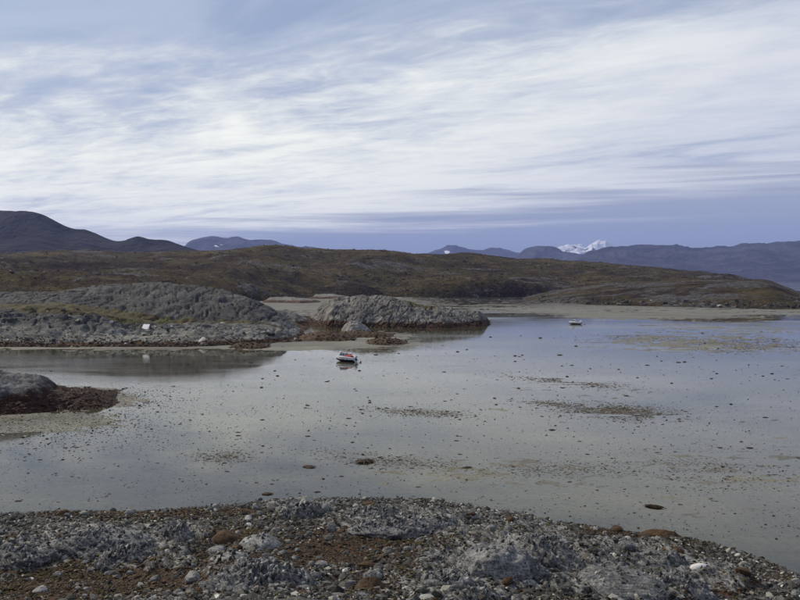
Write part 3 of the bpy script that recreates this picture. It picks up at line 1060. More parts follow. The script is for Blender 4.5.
BEDROCK = [(100, 545, 95, 20), (140, 562, 60, 14), (180, 534, 34, 12), (255, 580, 70, 22), (305, 510, 40, 9), (395, 522, 90, 14), (500, 560, 110, 42), (600, 572, 110, 34), (690, 580, 70, 22), (20, 562, 50, 16), (450, 590, 80, 20)]


def bedrock_amount(x, y, z):
    px = 400 + x / y * F
    py = 280 - (z - CAM_Z) / y * F
    w = np.zeros(np.shape(x))
    for cx, cy, rx, ry in BEDROCK:
        w = np.maximum(w, np.exp(-(((px - cx) / rx) ** 2 + ((py - cy) / ry) ** 2)))
    n = fbm(P2(x, y, 0.5), 4, 0.6, seed=221).reshape(np.shape(x))
    return np.clip((w + 0.45 * n - 0.38) / 0.25, 0, 1)


def ribs(x, y):
    """upturned edges of split bedrock, running down to the right"""
    wv = fbm(P2(x, y, 0.12), 2, 0.5, seed=231).reshape(np.shape(x)) * 0.9
    ca, sa = np.cos(0.55 + wv), np.sin(0.55 + wv)
    ac, al = x * ca + y * sa, -x * sa + y * ca
    n = fbm(np.stack([(ac / 0.62).ravel(), (al / 2.6).ravel(), np.zeros(np.size(x))], 1), 4, 0.62, seed=233, ridged=True).reshape(np.shape(x))
    return n


def shore_top(x, y):
    z = shore_z(x, y)
    b = bedrock_amount(x, np.maximum(y, 20), z)
    return z + b * (0.16 + 0.30 * ribs(x, y)), b


WEED_SPOTS = [(110, 582, 75, 20, 1.0), (70, 575, 60, 14, 0.6), (225, 537, 26, 8, 1), (370, 588, 26, 12, 1), (660, 532, 40, 6, 1.3), (590, 533, 40, 3, 0.8), (250, 567, 40, 6, 0.7),
              (440, 545, 60, 8, 0.7), (720, 592, 30, 6, 0.8), (380, 535, 60, 14, 0.4), (330, 560, 40, 10, 0.5), (20, 590, 60, 10, 0.7), (610, 590, 20, 5, 0.8),
              (330, 545, 60, 14, 0.6), (200, 580, 40, 12, 0.6), (410, 575, 40, 12, 0.5), (180, 516, 120, 4, 0.5), (200, 512, 60, 3, 0.6), (90, 513, 60, 3, 0.7), (220, 560, 70, 12, 0.4), (770, 580, 40, 5, 0.6)]


def weed_amount(x, y, z):
    k = (z - CAM_Z) / y
    px = 400 + x / y * F
    py = 280 - k * F
    w = np.zeros(np.shape(x))
    for cx, cy, rx, ry, a in WEED_SPOTS:
        w = w + 1.4 * a * np.exp(-(((px - cx) / rx) ** 2 + ((py - cy) / ry) ** 2))
    return w


gx = np.concatenate([np.linspace(-46, -30, 20)[:-1], np.linspace(-30, 30, 430), np.linspace(30, 46, 20)[1:]])
gy = np.concatenate([np.linspace(-45, 27, 40), np.linspace(27.15, 63, 262), [64, 66]])
X, Y = np.meshgrid(gx, gy, indexing='ij')
Z, bed = shore_top(X, Y)
wa = weed_amount(X, np.maximum(Y, 20), Z)
tag(new_obj('near_shore', grid_mesh('near_shore', np.stack([X, Y, Z], -1), {'weed': wa, 'bed': bed}), m_shingle), 'rough shingle and ribbed rock shore under the viewer', 'shore', kind='structure')


# cobbles all over the shore that the picture shows (and some way round it)
def shore_points(n, seed, smin=-0.4, pad=1.12):
    rg = np.random.default_rng(seed)
    y = rg.uniform(27, 61, n * 2)
    x = rg.uniform(-1, 1, n * 2) * (y * 0.47 * pad + 1.5)
    s = edge_y(x) - y
    ok = (s > smin + 0.5 * rg.normal(size=len(s))) & (s < 37)
    x, y = x[ok][:n], y[ok][:n]
    return x, y


x, y = shore_points(58000, 301)
z, bed = shore_top(x, y)
wa = weed_amount(x, y, z)
dens = fbm(P2(x, y, 0.45), 3, 0.5, seed=303)
keep = RNG.random(len(x)) < np.clip(0.95 + 0.5 * dens - 0.75 * np.clip(wa, 0, 1.2) - 0.72 * bed, 0.05, 1)
x, y, z, dens = x[keep], y[keep], z[keep], dens[keep]
size = np.clip(np.exp(RNG.normal(-2.66, 0.5, len(x))), 0.035, 0.30)
tone = fbm(P2(x, y, 0.22), 3, 0.5, seed=307)
rnd = np.clip(RNG.beta(2.0, 2.6, len(x)) + 0.16 * tone, 0, 0.93)
wh = RNG.random(len(x)) < 0.075
rnd[wh] = RNG.uniform(0.90, 1.0, wh.sum())
size[wh] *= 0.75
batch('shore_cobbles', np.stack([x, y, z], 1), size, rnd, m_cobble, 311, jit=0.16, label='grey and white cobbles strewn over the near shore', cat='cobbles')

# brown wrack and moss between the cobbles
x, y = shore_points(60000, 331)
z, bed = shore_top(x, y)
wa = weed_amount(x, y, z)
pn = fbm(P2(x, y, 0.35), 4, 0.55, seed=333)
keep = RNG.random(len(x)) < np.clip(0.8 * wa + 1.5 * np.clip(pn + 0.02, 0, 1) * (1 - 0.6 * bed), 0, 1)
x, y, z = x[keep], y[keep], z[keep]
batch('dried_seaweed', np.stack([x, y, z], 1), np.minimum(np.exp(RNG.normal(-2.5, 0.35, len(x))), 0.17), RNG.random(len(x)), m_wrack, 337, aniso=(0.5, 0.35), tilt=0.35, octa=True,
      label='rust brown dried seaweed between the shore stones', cat='seaweed')
x, y = shore_points(40000, 341)
z, bed = shore_top(x, y)
pn = fbm(P2(x + 40, y, 0.30), 4, 0.55, seed=343)
mo = np.zeros(len(x))
for px, py, rx, ry in ((258, 564, 28, 4), (440, 545, 40, 6), (10, 592, 25, 8), (400, 540, 40, 8), (150, 520, 50, 5), (700, 545, 40, 4)):
    k = 280 - (z - CAM_Z) / y * F
    mo += np.exp(-(((400 + x / y * F - px) / rx) ** 2 + ((k - py) / ry) ** 2))
keep = RNG.random(len(x)) < np.clip(0.8 * mo + 1.4 * np.clip(pn - 0.04, 0, 1) * (1 - 0.6 * bed), 0, 1)
x, y, z = x[keep], y[keep], z[keep]
batch('moss', np.stack([x, y, z], 1), np.minimum(np.exp(RNG.normal(-2.5, 0.35, len(x))), 0.16), RNG.random(len(x)), m_moss, 347, aniso=(0.8, 0.4), tilt=0.25, octa=True,
      label='olive moss in patches on the near shore', cat='moss')


# outcrops and big stones of the near shore
def near_rock(name, label, px, py, w, h, mat, seed, rz=0.0, depth=0.8, strat=None, tilt=0.0, rough=0.26, facet=0.35, res=(72, 40), wl=0.8, cat='rock', group=None, fine=0.07, ref='', shards=0, lean=0.3):
    """w, h: size in picture units at that place"""
    x, y = GP(px, py, 1.0)
    for _ in range(6):
        z = float(shore_z(np.array([x]), np.array([y]))[0] * 0.5 + shore_top(np.array([x]), np.array([y]))[0][0] * 0.5)
        x, y = GP(px, py, z)
    m = y / F
    me = lump_mesh(name, seed, rough, facet, int(res[0] * 0.7), int(res[1] * 0.7), wl, strat, fine)
    o = new_obj(name, me, mat)
    o.scale = (w * m * 0.5, w * m * 0.5 * depth, h * m * 0.62)
    o.rotation_euler = (0, tilt, rz)
    o.location = (x, y, z - (0.12 if h > 10 else -0.25) * h * m)
    tag(o, label, cat, group)
    LANDMARKS.append((x, y, ref))
    if shards:
        rg = np.random.default_rng(seed + 1000)
        V = np.array([v.co[:] for v in me.vertices]) * np.array(o.scale)
        Mr = np.array(o.rotation_euler.to_matrix())
        V = V @ Mr.T
        up = V[:, 2] > 0.02
        V = V[up]
        n = int(shards * 1.5)
        V = V[rg.integers(0, len(V), n)] * rg.uniform(0.88, 1.0, (n, 1))
        base = np.array(stone_variants(16, seed, 0.22))[rg.integers(0, 16, n)]
        L = np.clip(np.exp(rg.normal(-2.05, 0.35, n)), 0.06, 0.24)
        sc = np.stack([L * rg.uniform(0.25, 0.5, n), L * rg.uniform(0.3, 0.6, n), L], 1)
        W = base * sc[:, None, :]
        Me = euler_mats(rg.normal(0.35, 0.18, n), rg.normal(lean, 0.22, n), rg.normal(rz, 0.35, n))
        W = np.einsum('nij,nkj->nki', Me, W) + V[:, None, :]
        fc = (ICO_F[None] + (np.arange(n) * len(ICO_V))[:, None, None]).reshape(-1, 3)
        rnd = np.clip(rg.beta(2.0, 2.0, n) + 0.08, 0, 0.95)
        ms = mesh_np('shards', W.reshape(-1, 3), fc, False, {'rnd': np.repeat(rnd, len(ICO_V))})
        so = new_obj('shards', ms, m_shard, o)
        so.matrix_parent_inverse = Matrix.LocRotScale(o.location, o.rotation_euler, o.scale).inverted() @ Matrix.Translation(o.location)
        so['kind'] = 'stuff'
    return o


LANDMARKS = []
ST = lambda a=0.16, w=7.0, ax=(0.8, 0.35, 0.5): (a, w, ax)
near_rock('rock_outcrop', 'broad blue grey striated outcrop above the rusty weed patch', 95, 548, 105, 30, rock_near, 401, 0.2, 0.7, ST(0.20, 8), res=(150, 70), ref='the broad striated outcrop', shards=520)
near_rock('rock_outcrop', 'blue grey ribbed outcrop behind the rusty weed patch', 128, 563, 62, 26, rock_near, 402, -0.2, 0.7, ST(0.20, 7), res=(120, 60), ref='the outcrop behind the rusty patch', shards=300)
near_rock('rock_outcrop', 'dark ribbed rock sloping to the right beside the rusty boulder', 178, 536, 44, 22, rock_near, 403, -0.5, 0.6, ST(0.16, 8), res=(110, 60), tilt=0.25, ref='the dark ribbed rock', shards=170)
near_rock('boulder', 'rust brown boulder between the ribbed rock and the pale boulder', 226, 541, 34, 19, rock_brown, 404, 0.1, 0.8, res=(60, 36), ref='the large rusty boulder', shards=0)
near_rock('boulder', 'pale boulder with a split top beside the rusty boulder', 259, 547, 42, 24, rock_pale, 405, 0.3, 0.8, ST(0.10, 5), res=(80, 44), ref='the split pale boulder', shards=40)
near_rock('boulder', 'small pale grey boulder behind the large ribbed outcrop', 233, 560, 36, 16, rock_pale, 406, -0.1, 0.8, ST(0.08, 5), res=(70, 40), ref='the small pale boulder', shards=30)
near_rock('rock_outcrop', 'large pale ribbed outcrop with upright blocky splits', 256, 586, 92, 44, rock_near, 407, 0.1, 0.75, ST(0.26, 8, (0.9, 0.2, 0.15)), res=(170, 80), ref='the large ribbed outcrop', shards=520)
near_rock('rock_outcrop', 'knobbly grey outcrop at the water edge', 303, 513, 46, 18, rock_near, 408, 0.1, 0.6, ST(0.24, 6, (0.9, 0.3, 0.2)), res=(110, 50), ref='the knobbly water edge outcrop', shards=170)
near_rock('rock_outcrop', 'steep blue grey slab leaning on the split outcrop', 497, 574, 96, 58, rock_near, 409, 0.6, 0.8, ST(0.16, 6, (0.5, 0.2, -0.8)), res=(160, 80), tilt=0.30, ref='the leaning blue grey slab', shards=260)
near_rock('rock_outcrop', 'sharp grey ridge of rock running down to the right', 542, 560, 88, 44, rock_near, 410, -0.7, 0.5, ST(0.22, 7, (0.4, 0.8, 0.2)), res=(160, 80), tilt=0.30, ref='the sharp rock ridge', shards=330)
near_rock('rock_outcrop', 'smooth bluish slab low on the cobble bank', 622, 588, 92, 32, rock_near, 411, -0.25, 0.8, ST(0.08, 5, (0.4, 0.8, 0.2)), res=(130, 60), tilt=0.12, ref='the smooth bluish slab', shards=90)
near_rock('rock_outcrop', 'ribbed grey outcrop at the foot of the leaning slab', 450, 590, 70, 32, rock_near, 412, 0.3, 0.8, ST(0.22, 8, (0.7, 0.4, 0.2)), res=(130, 60), ref='the outcrop under the leaning slab', shards=260)
near_rock('boulder', 'rust brown boulder sunk in the cobbles before the water edge outcrop', 371, 592, 34, 28, rock_brown, 413, 0.4, 0.9, res=(60, 36), ref='the sunken rusty boulder', shards=0)
near_rock('boulder', 'smooth light grey boulder beside the ribbed outcrop', 428, 598, 34, 18, rock_pale, 414, 0.2, 0.8, res=(60, 36), rough=0.15, facet=0.2, ref='the smooth light boulder', shards=0)
near_rock('boulder', 'smooth white oblong stone on the cobble bank', 700, 571, 21, 9, simple('white_stone', (0.62, 0.60, 0.56), 0.75, 0.2, 2.0), 415, 0.1, 0.55, res=(40, 24), rough=0.12, facet=0.2, ref='the white oblong stone', shards=0)
near_rock('boulder', 'grey blocky boulder beyond the white oblong stone', 668, 562, 46, 20, rock_near, 416, -0.3, 0.7, ST(0.12, 6), res=(90, 50), tilt=0.2, ref='the blocky boulder', shards=70)
near_rock('rock_outcrop', 'flat ribbed outcrop below the white oblong stone', 680, 590, 76, 24, rock_near, 417, -0.5, 0.6, ST(0.16, 7, (0.4, 0.8, 0.2)), res=(110, 50), tilt=0.15, ref='the flat ribbed outcrop', shards=200)
near_rock('rock_outcrop', 'weathered outcrop in the middle of the cobble bank', 395, 528, 90, 18, rock_near, 418, 0.1, 0.6, ST(0.22, 8), res=(120, 50), ref='the weathered middle outcrop', shards=380)
near_rock('rock_outcrop', 'grey ribbed outcrop half buried beside the knobbly one', 372, 515, 60, 14, rock_near, 419, 0.0, 0.6, ST(0.24, 7), res=(110, 50), ref='the half buried outcrop', shards=230)
near_rock('rock_outcrop', 'low dark outcrop at the corner of the cobble bank', 22, 560, 70, 20, rock_near, 420, 0.1, 0.7, ST(0.2, 8), res=(110, 50), ref='the low dark outcrop', shards=260)
near_rock('seaweed_heap', 'rust brown heap of seaweed where the bank meets the flat', 660, 536, 40, 12, rock_brown, 421, 0.0, 0.5, res=(80, 40), rough=0.3, facet=0.1, cat='seaweed', fine=0.12, ref='the brown seaweed heap', shards=0)

# loose boulders: individuals
BM = []
for k in range(10):
    me = lump_mesh('boulder', 500 + k, 0.32, 0.7, 12, 8, 0.9, None, 0.03)
    me.polygons.foreach_set('use_smooth', np.zeros(len(me.polygons), bool))
    BM.append(me)
m_boulder = [rock_near, rock_pale, rock_near, rock_brown, rock_near]
bmeshes = []
for k in range(10):
    me = BM[k]
    me.materials.append(m_boulder[k % 5])
    bmeshes.append(me)
x, y = shore_points(240, 351, 0.4, 1.0)
z, bed = shore_top(x, y)
for k in range(len(x)):
    kk = int(RNG.integers(0, 10))
    o = bpy.data.objects.new('boulder', bmeshes[kk])
    COL.objects.link(o)
    s = float(np.clip(np.exp(RNG.normal(-1.35, 0.30)), 0.17, 0.55))
    o.scale = (s, s * RNG.uniform(0.6, 0.9), s * RNG.uniform(0.5, 0.8))
    o.rotation_euler = (RNG.normal(0, 0.2), RNG.normal(0, 0.2), RNG.uniform(0, 6.28))
    o.location = (x[k], y[k], z[k] + 0.10 * s)
    c = {0: 'grey', 1: 'pale', 2: 'grey', 3: 'rusty', 4: 'grey'}[kk % 5]
    ref = min(LANDMARKS, key=lambda q: (q[0] - x[k]) ** 2 + (q[1] - y[k]) ** 2)[2]
    big = 'large' if s > 0.34 else ('small' if s < 0.21 else 'middling')
    tag(o, '%s %s angular boulder in the cobbles beside %s' % (big, c, ref), 'boulder', 'loose boulders on the near shore')

# ------------------------------------------------------------------ things lying on the flat
# specks of gravel and weed over the whole flat, thicker along certain belts
def flat_points(n, seed, r0=318, r1=545):
    rg = np.random.default_rng(seed)
    py = r0 + (r1 - r0) * rg.random(n) ** 0.8
    px = rg.uniform(-60, 860, n)
    y = CAM_Z / (py - 280) * F
    x = (px - 400) / F * y
    return x, y, px, py


x, y, px, py = flat_points(60000, 601)
bel = fbm(P2(x, y, 0.03, 0.09), 4, 0.6, seed=603)
bel2 = fbm(P2(x, y, 0.25, 0.6), 3, 0.6, seed=605)
pr = 0.10 + 0.55 * np.clip(bel, 0, 1) + 0.35 * np.clip(bel2, 0, 1)
pr = pr + 1.0 * np.exp(-(((px - 50) / 140) ** 2 + ((py - 422) / 22) ** 2)) + 0.7 * np.exp(-(((px - 130) / 70) ** 2 + ((py - 395) / 12) ** 2))
pr = pr * np.where((px < 250) & (py < 392), 0.8, 1.0) * np.where(py < 360, 0.45, 1)
keep = (RNG.random(len(x)) < pr * 1.0) & (edge_y(x) - y < -0.3)
x, y, py = x[keep], y[keep], py[keep]
size = np.clip(np.exp(RNG.normal(-2.95, 0.48, len(x))), 0.02, 0.2) * np.sqrt(y / 90.0)
batch('flat_gravel', np.stack([x, y, np.maximum(mud_height(x, y), 0.0)], 1), size, RNG.beta(1.2, 1.8, len(x)), m_speck, 607, aniso=(0.7, 0.30), tilt=0.15, octa=True, sink=0.3,
      label='dark gravel and weed specks scattered over the wet flat', cat='gravel')

# shingle bar round the islet
rg = np.random.default_rng(611)
n = 11000
ppx, ppy = 45 + rg.normal(size=n) * 85, 424 + rg.normal(size=n) * 12
m = rg.random(n) < 0.3
ppx[m], ppy[m] = rg.normal(120, 45, m.sum()), rg.normal(397, 7, m.sum())
y = CAM_Z / (ppy - 280) * F
x = (ppx - 400) / F * y
h = mud_height(x, y)
ok = (h > -0.05) & (ppx > -90) & (rg.random(n) < 0.6)
x, y, h = x[ok], y[ok], np.maximum(h[ok], -0.01)
batch('bar_shingle', np.stack([x, y, h], 1), np.clip(np.exp(rg.normal(-2.75, 0.45, len(x))), 0.03, 0.2), np.clip(rg.beta(2.2, 1.4, len(x)), 0, 0.97), m_cobble, 613, aniso=(0.7, 0.4), tilt=0.3, octa=True,
      label='pale and dark shingle on the bar round the islet', cat='shingle')

# mats of brown weed lying in belts
for k, (label, cx, cy, rx, ry, n, tl) in enumerate([
        ('long brown weed mat on the flat ending in a thick tongue', 570, 382, 55, 5.0, 900, 0.10),
        ('widest brown weed mat spread over the open flat', 618, 412, 62, 8.0, 1700, 0.07),
        ('thin brown weed streak beside the widest mat', 560, 405, 40, 3.0, 300, 0.1),
        ('sparse brown weed belt on the flat by the cobble bank', 560, 470, 75, 9.0, 330, 0.0),
        ('sparse brown weed strewn over the flat below the open mats', 700, 470, 90, 22.0, 750, 0.0),
        ('dark weed drift across the bright wet mud', 420, 413, 48, 4.5, 420, 0.05),
        ('loose brown weed around the rusty clumps', 390, 462, 75, 8.0, 460, 0.08),
        ('faint weed drift in the bluish shallows', 222, 458, 30, 7.0, 220, 0.0),
        ('weed drift near the small white boat', 640, 338, 60, 4.0, 420, 0.0),
        ('brown weed mat in streaks before the low point', 745, 345, 70, 9.0, 1300, 0.0)]):
    rg = np.random.default_rng(620 + k)
    n = int(n * 4.0)
    a, b_ = rg.normal(size=n) * 0.55, rg.normal(size=n) * 0.5
    ppx, ppy = cx + a * rx, cy + b_ * ry + tl * a * rx
    y = CAM_Z / (ppy - 280) * F
    x = (ppx - 400) / F * y
    ok = (edge_y(x) - y < -0.2) & (fbm(P2(x, y, 0.14, 0.35), 3, 0.6, seed=630 + k) > -0.25)
    x, y = x[ok], y[ok]
    z = np.maximum(mud_height(x, y), 0.0)
    org = (float(x.mean()), float(y.mean()), 0.0)
    batch('seaweed_mat', np.stack([x, y, z], 1), np.exp(rg.normal(-2.5, 0.5, len(x))) * np.sqrt(y / 110), rg.random(len(x)), m_algae, 640 + k, aniso=(0.5, 0.14), tilt=0.06, octa=True, sink=0.25,
          label=label, cat='seaweed', origin=org)


def clump_mesh(name, seed):
    """ragged low heap of fronds"""
    rg = np.random.default_rng(seed)
    V0, F0 = ico(1)
    Vs, Fs, n = [], [], 0
    V = V0 * (1 + 0.35 * fbm(V0 * 2.0 + seed, 3, 0.6, seed=seed))[:, None] * np.array([0.75, 0.5, 0.30])
    Vs.append(V)
    Fs.append(F0)
    n = len(V)
    for k in range(16):                                   # fronds spreading over the mud
        a = rg.uniform(0, 6.28)
        L = rg.uniform(0.5, 1.15)
        d = np.array([math.cos(a), math.sin(a) * 0.7, 0])
        s = np.array([-d[1], d[0], 0]) * rg.uniform(0.06, 0.14)
        c0, c1, c2 = d * 0.25 + [0, 0, 0.22], d * L * 0.65 + [0, 0, 0.13], d * L + [0, 0, 0.015]
        Vs.append(np.array([c0 - s, c0 + s, c1 - s, c1 + s, c2, c0 + [0, 0, 0.08], c1 + [0, 0, 0.06]]))
        Fs.append(np.array([[0, 2, 5], [5, 2, 6], [5, 6, 1], [1, 6, 3], [2, 4, 6], [6, 4, 3]]) + n)
        n += 7
    return mesh_np(name, np.concatenate(Vs), np.concatenate(Fs), False, {'rnd': np.clip(rg.normal(0.35, 0.2, n), 0, 1)})


CL = [clump_mesh('seaweed_clump', 700 + k) for k in range(6)]
for m in CL:
    m.materials.append(m_wrack)


def place_flat(name, me, px, py, w, label, cat, group, flat=1.0, rz=None, depth=0.9):
    x, y = GP(px, py)
    s = w * y / F * 0.5
    o = bpy.data.objects.new(name, me)
    COL.objects.link(o)
    o.location = (x, y, max(float(mud_height(np.array([x]), np.array([y]))[0]), 0.0) - 0.02)
    o.scale = (s, s * depth, s * flat)
    o.rotation_euler = (0, 0, RNG.uniform(-0.5, 0.5) if rz is None else rz)
    tag(o, label, cat, group)
    return o


MARKS = [(570, 382, 'the long weed mat with a thick tongue'), (618, 412, 'the widest weed mat'), (560, 470, 'the sparse weed belt by the cobble bank'), (700, 470, 'the sparse weed below the open mats'),
         (420, 413, 'the dark weed drift on bright mud'), (365, 462, 'the largest rusty clump'), (222, 458, 'the weed drift in bluish shallows'), (346, 360, 'the tilted boat with the red cover'),
         (575, 322, 'the small white boat'), (745, 345, 'the weed mat before the low point'), (60, 410, 'the seaweed skirted islet'), (267, 494, 'the clump off the knobbly outcrop'),
         (640, 338, 'the weed drift by the white boat'), (470, 326, 'the end of the whaleback ridge'), (660, 532, 'the brown seaweed heap'), (750, 448, 'the lone dark lump'), (467, 468, 'the oval seaweed clump'),
         (240, 400, 'the open bluish shallows'), (780, 520, 'the corner of the cobble bank'), (80, 480, 'the bluish shallows by the bank')]


def near_mark(px, py):
    x, y = GP(px, py)
    return min(MARKS, key=lambda q: (GP(q[0], q[1])[0] - x) ** 2 + (GP(q[0], q[1])[1] - y) ** 2)[2]


special = [(365, 462, 26, 'largest rusty seaweed clump out on the wet flat'), (309, 467, 17, 'rusty seaweed clump on the edge of the bluish shallows'),
           (267, 494, 15, 'rusty seaweed clump in bluish water off the knobbly outcrop'), (317, 492, 9, 'small rusty clump straight off the knobbly outcrop'),
           (467, 468, 13, 'oval seaweed clump beyond the cobble bank'), (552, 430, 9, 'dark seaweed lump below the widest weed mat'), (750, 448, 9, 'dark lump alone on the smooth open flat'),
           (654, 507, 24, 'long rusty strand of seaweed off the brown heap'), (20, 421, 7, 'dark clump on the gravel bar by the islet'), (18, 501, 9, 'dark clump in the bluish shallows by the bank')]
for k, (px, py, w, lb) in enumerate(special):
    place_flat('seaweed_clump', CL[k % 6], px, py, w, lb, 'seaweed', None, 0.8, depth=0.3 if px == 654 else 1.0)
for k in range(120):
    py = 350 + 170 * RNG.random() ** 0.8
    px = RNG.uniform(190 if py < 400 else 20, 795)
    x, y = GP(px, py)
    if edge_y(x) - y > -1.0:
        continue
    place_flat('seaweed_clump', CL[k % 6], px, py, RNG.uniform(3.5, 7.5), 'small dark seaweed clump on the flat near ' + near_mark(px, py), 'seaweed', 'small seaweed clumps on the flat', 0.7)
SM = []
for k in range(5):
    me = lump_mesh('stone', 740 + k, 0.25, 0.5, 9, 6, 0.9, None, 0.0)
    me.materials.append(rock_brown if k % 3 else rock_near)
    SM.append(me)
for k in range(110):
    py = 330 + 190 * RNG.random() ** 1.1
    px = RNG.uniform(260 if py < 400 else 20, 795)
    x, y = GP(px, py)
    if edge_y(x) - y > -1.0:
        continue
    place_flat('stone', SM[k % 5], px, py, RNG.uniform(2.0, 4.2), 'dark weedy stone on the flat near ' + near_mark(px, py), 'stone', 'dark stones on the flat', 0.55, depth=0.8)

# dwarf willow, heather hummocks and loose rocks that roughen the moor
rg = np.random.default_rng(791)
n = 15000
i, j = rg.integers(0, MOOR.shape[0], n), rg.integers(int(0.02 * MOOR.shape[1]), int(0.60 * MOOR.shape[1]), n)
pts = MOOR[i, j]
sz = np.exp(rg.normal(-0.25, 0.4, n)) * np.sqrt(pts[:, 1] / 700)
rk = rg.random(n) < 0.35
batch('moor_shrubs', pts[~rk], sz[~rk], rg.random((~rk).sum()), m_heath, 793, aniso=(0.8, 0.35), tilt=0.12, octa=True, label='dark heather and dwarf shrub hummocks over the moor hills', cat='shrubs')
batch('moor_rocks', pts[rk], sz[rk] * 0.9, rg.random(rk.sum()) * 0.7, m_cobble, 795, aniso=(0.7, 0.4), tilt=0.2, octa=True, label='loose grey rocks scattered over the moor hills', cat='rocks')
# rubble along the low point and the foot of the promontory
rg = np.random.default_rng(801)
n = 1500
pxr = rg.uniform(540, 900, n)
D0 = np.interp(pxr, [c[0] for c in POINT_COLS], [c[1] for c in POINT_COLS])
D = D0 + 4 + np.abs(rg.normal(0, 9, n)) + (rg.random(n) < 0.25) * rg.uniform(0, 50, n)
x = XS(D, pxr)
dz = np.interp(D - D0, [0, 6, 10, 22, 86], [-0.4, 0.8, 1.7, 3.0, 7.0]) * np.interp(pxr, [540, 620, 800, 900], [0.6, 1, 1, 0.5])
batch('shore_rubble', np.stack([x, D, dz], 1), np.exp(rg.normal(-0.45, 0.45, n)), np.clip(rg.beta(1.2, 3.0, n), 0, 0.95), m_cobble, 803, tilt=0.5,
      label='tumbled grey boulders along the shore of the low point', cat='rubble')
rg = np.random.default_rng(811)
n = 300
i = rg.integers(0, PROM.shape[0], n)
j = np.clip((rg.normal(0.235, 0.06, n) * PROM.shape[1]).astype(int), 20, PROM.shape[1] - 1)
batch('ledge_rubble', PROM[i, j], np.exp(rg.normal(-0.9, 0.5, n)), np.clip(rg.uniform(0.35, 0.93, n), 0, 0.93), m_cobble, 813, tilt=0.5,
      label='loose pale stones along the ledges of the promontory', cat='rubble')
n = 5200
i = rg.integers(0, PROM.shape[0], n)
j = np.clip((np.abs(rg.normal(0.0, 0.030, n)) + 0.118) * PROM.shape[1], 20, 90).astype(int)
batch('tideline_seaweed', PROM[i, j], np.exp(rg.normal(-1.35, 0.4, n)), rg.random(n) * 0.8, m_wrack, 815, aniso=(0.6, 0.4), tilt=0.4, octa=True,
      label='red brown seaweed along the tideline of the promontory', cat='seaweed')


# ------------------------------------------------------------------ boats
def tube(name, pts, r, mat, parent=None, seg=6):
    pts = np.array(pts, float)
    V, Fc = [], []
    for k, p in enumerate(pts):
        t = pts[min(k + 1, len(pts) - 1)] - pts[max(k - 1, 0)]
        t /= np.linalg.norm(t) + 1e-9
        a = np.cross(t, [0.13, 0.31, 0.94])
        if np.linalg.norm(a) < 1e-3:
            a = np.cross(t, [1, 0, 0])
        a /= np.linalg.norm(a)
        b = np.cross(t, a)
        for q in range(seg):
            w = 2 * math.pi * q / seg
            V.append(p + r * (math.cos(w) * a + math.sin(w) * b))
    for k in range(len(pts) - 1):
        for q in range(seg):
            q2 = (q + 1) % seg
            Fc.append([k * seg + q, k * seg + q2, (k + 1) * seg + q2, (k + 1) * seg + q])
    return new_obj(name, mesh_np(name, np.array(V), np.array(Fc)), mat, parent)


def loft(name, rings, mat, parent=None, smooth=True, close=False, caps=True):
    """rings: list of equal-length lists of points"""
    A = np.array(rings, float)
    n, m = A.shape[:2]
    faces = []
    for k in range(n - 1):
        for q in range(m if close else m - 1):
            q2 = (q + 1) % m
            faces.append((k * m + q, k * m + q2, (k + 1) * m + q2, (k + 1) * m + q))
    if caps and close:
        faces.append(tuple(range(m))[::-1])
        faces.append(tuple((n - 1) * m + q for q in range(m)))
    me = bpy.data.meshes.new(name)
    me.from_pydata(A.reshape(-1, 3).tolist(), [], faces)
    import bmesh
    bm = bmesh.new()
    bm.from_mesh(me)
    bmesh.ops.recalc_face_normals(bm, faces=bm.faces)
    bm.to_mesh(me)
    bm.free()
    for p in me.polygons:
        p.use_smooth = smooth
    return new_obj(name, me, mat, parent)


def rbox(name, x0, x1, y0, y1, z0, z1, mat, parent=None, taper=0.0, rake=0.0, bev=0.03):
    """bevelled box; taper narrows the top, rake slides it aft"""
    import bmesh
    bm = bmesh.new()
    bmesh.ops.create_cube(bm, size=1.0)
    for v in bm.verts:
        t = v.co.z + 0.5
        v.co = Vector((x0 + (v.co.x + 0.5) * (x1 - x0) - rake * t, ((y0 + y1) / 2) + v.co.y * (y1 - y0) * (1 - taper * t), z0 + t * (z1 - z0)))
    bmesh.ops.bevel(bm, geom=list(bm.edges), offset=bev, segments=2, affect='EDGES')
    me = bpy.data.meshes.new(name)
    bm.to_mesh(me)
    bm.free()
    return new_obj(name, me, mat, parent)


m_white = simple('white_gelcoat', (0.72, 0.72, 0.70), 0.3, 0.08, 2.0, coat=0.4)
m_grey = simple('grey_canvas', (0.27, 0.28, 0.31), 0.8, 0.2, 4.0)
m_black = simple('dark_hull_paint', (0.020, 0.021, 0.026), 0.45, 0.3, 3.0)
m_red = simple('red_canvas', (0.42, 0.035, 0.028), 0.75, 0.2, 3.0)
m_steel = simple('steel_tube', (0.45, 0.46, 0.47), 0.35, 0.1, 3.0, metal=0.8)
m_deck = simple('deck_grey', (0.40, 0.41, 0.42), 0.6, 0.15, 4.0)
gm, gt, gb = material('tinted_glass')
gb.inputs['Base Color'].default_value = (0.02, 0.025, 0.03, 1)
gb.inputs['Roughness'].default_value = 0.05


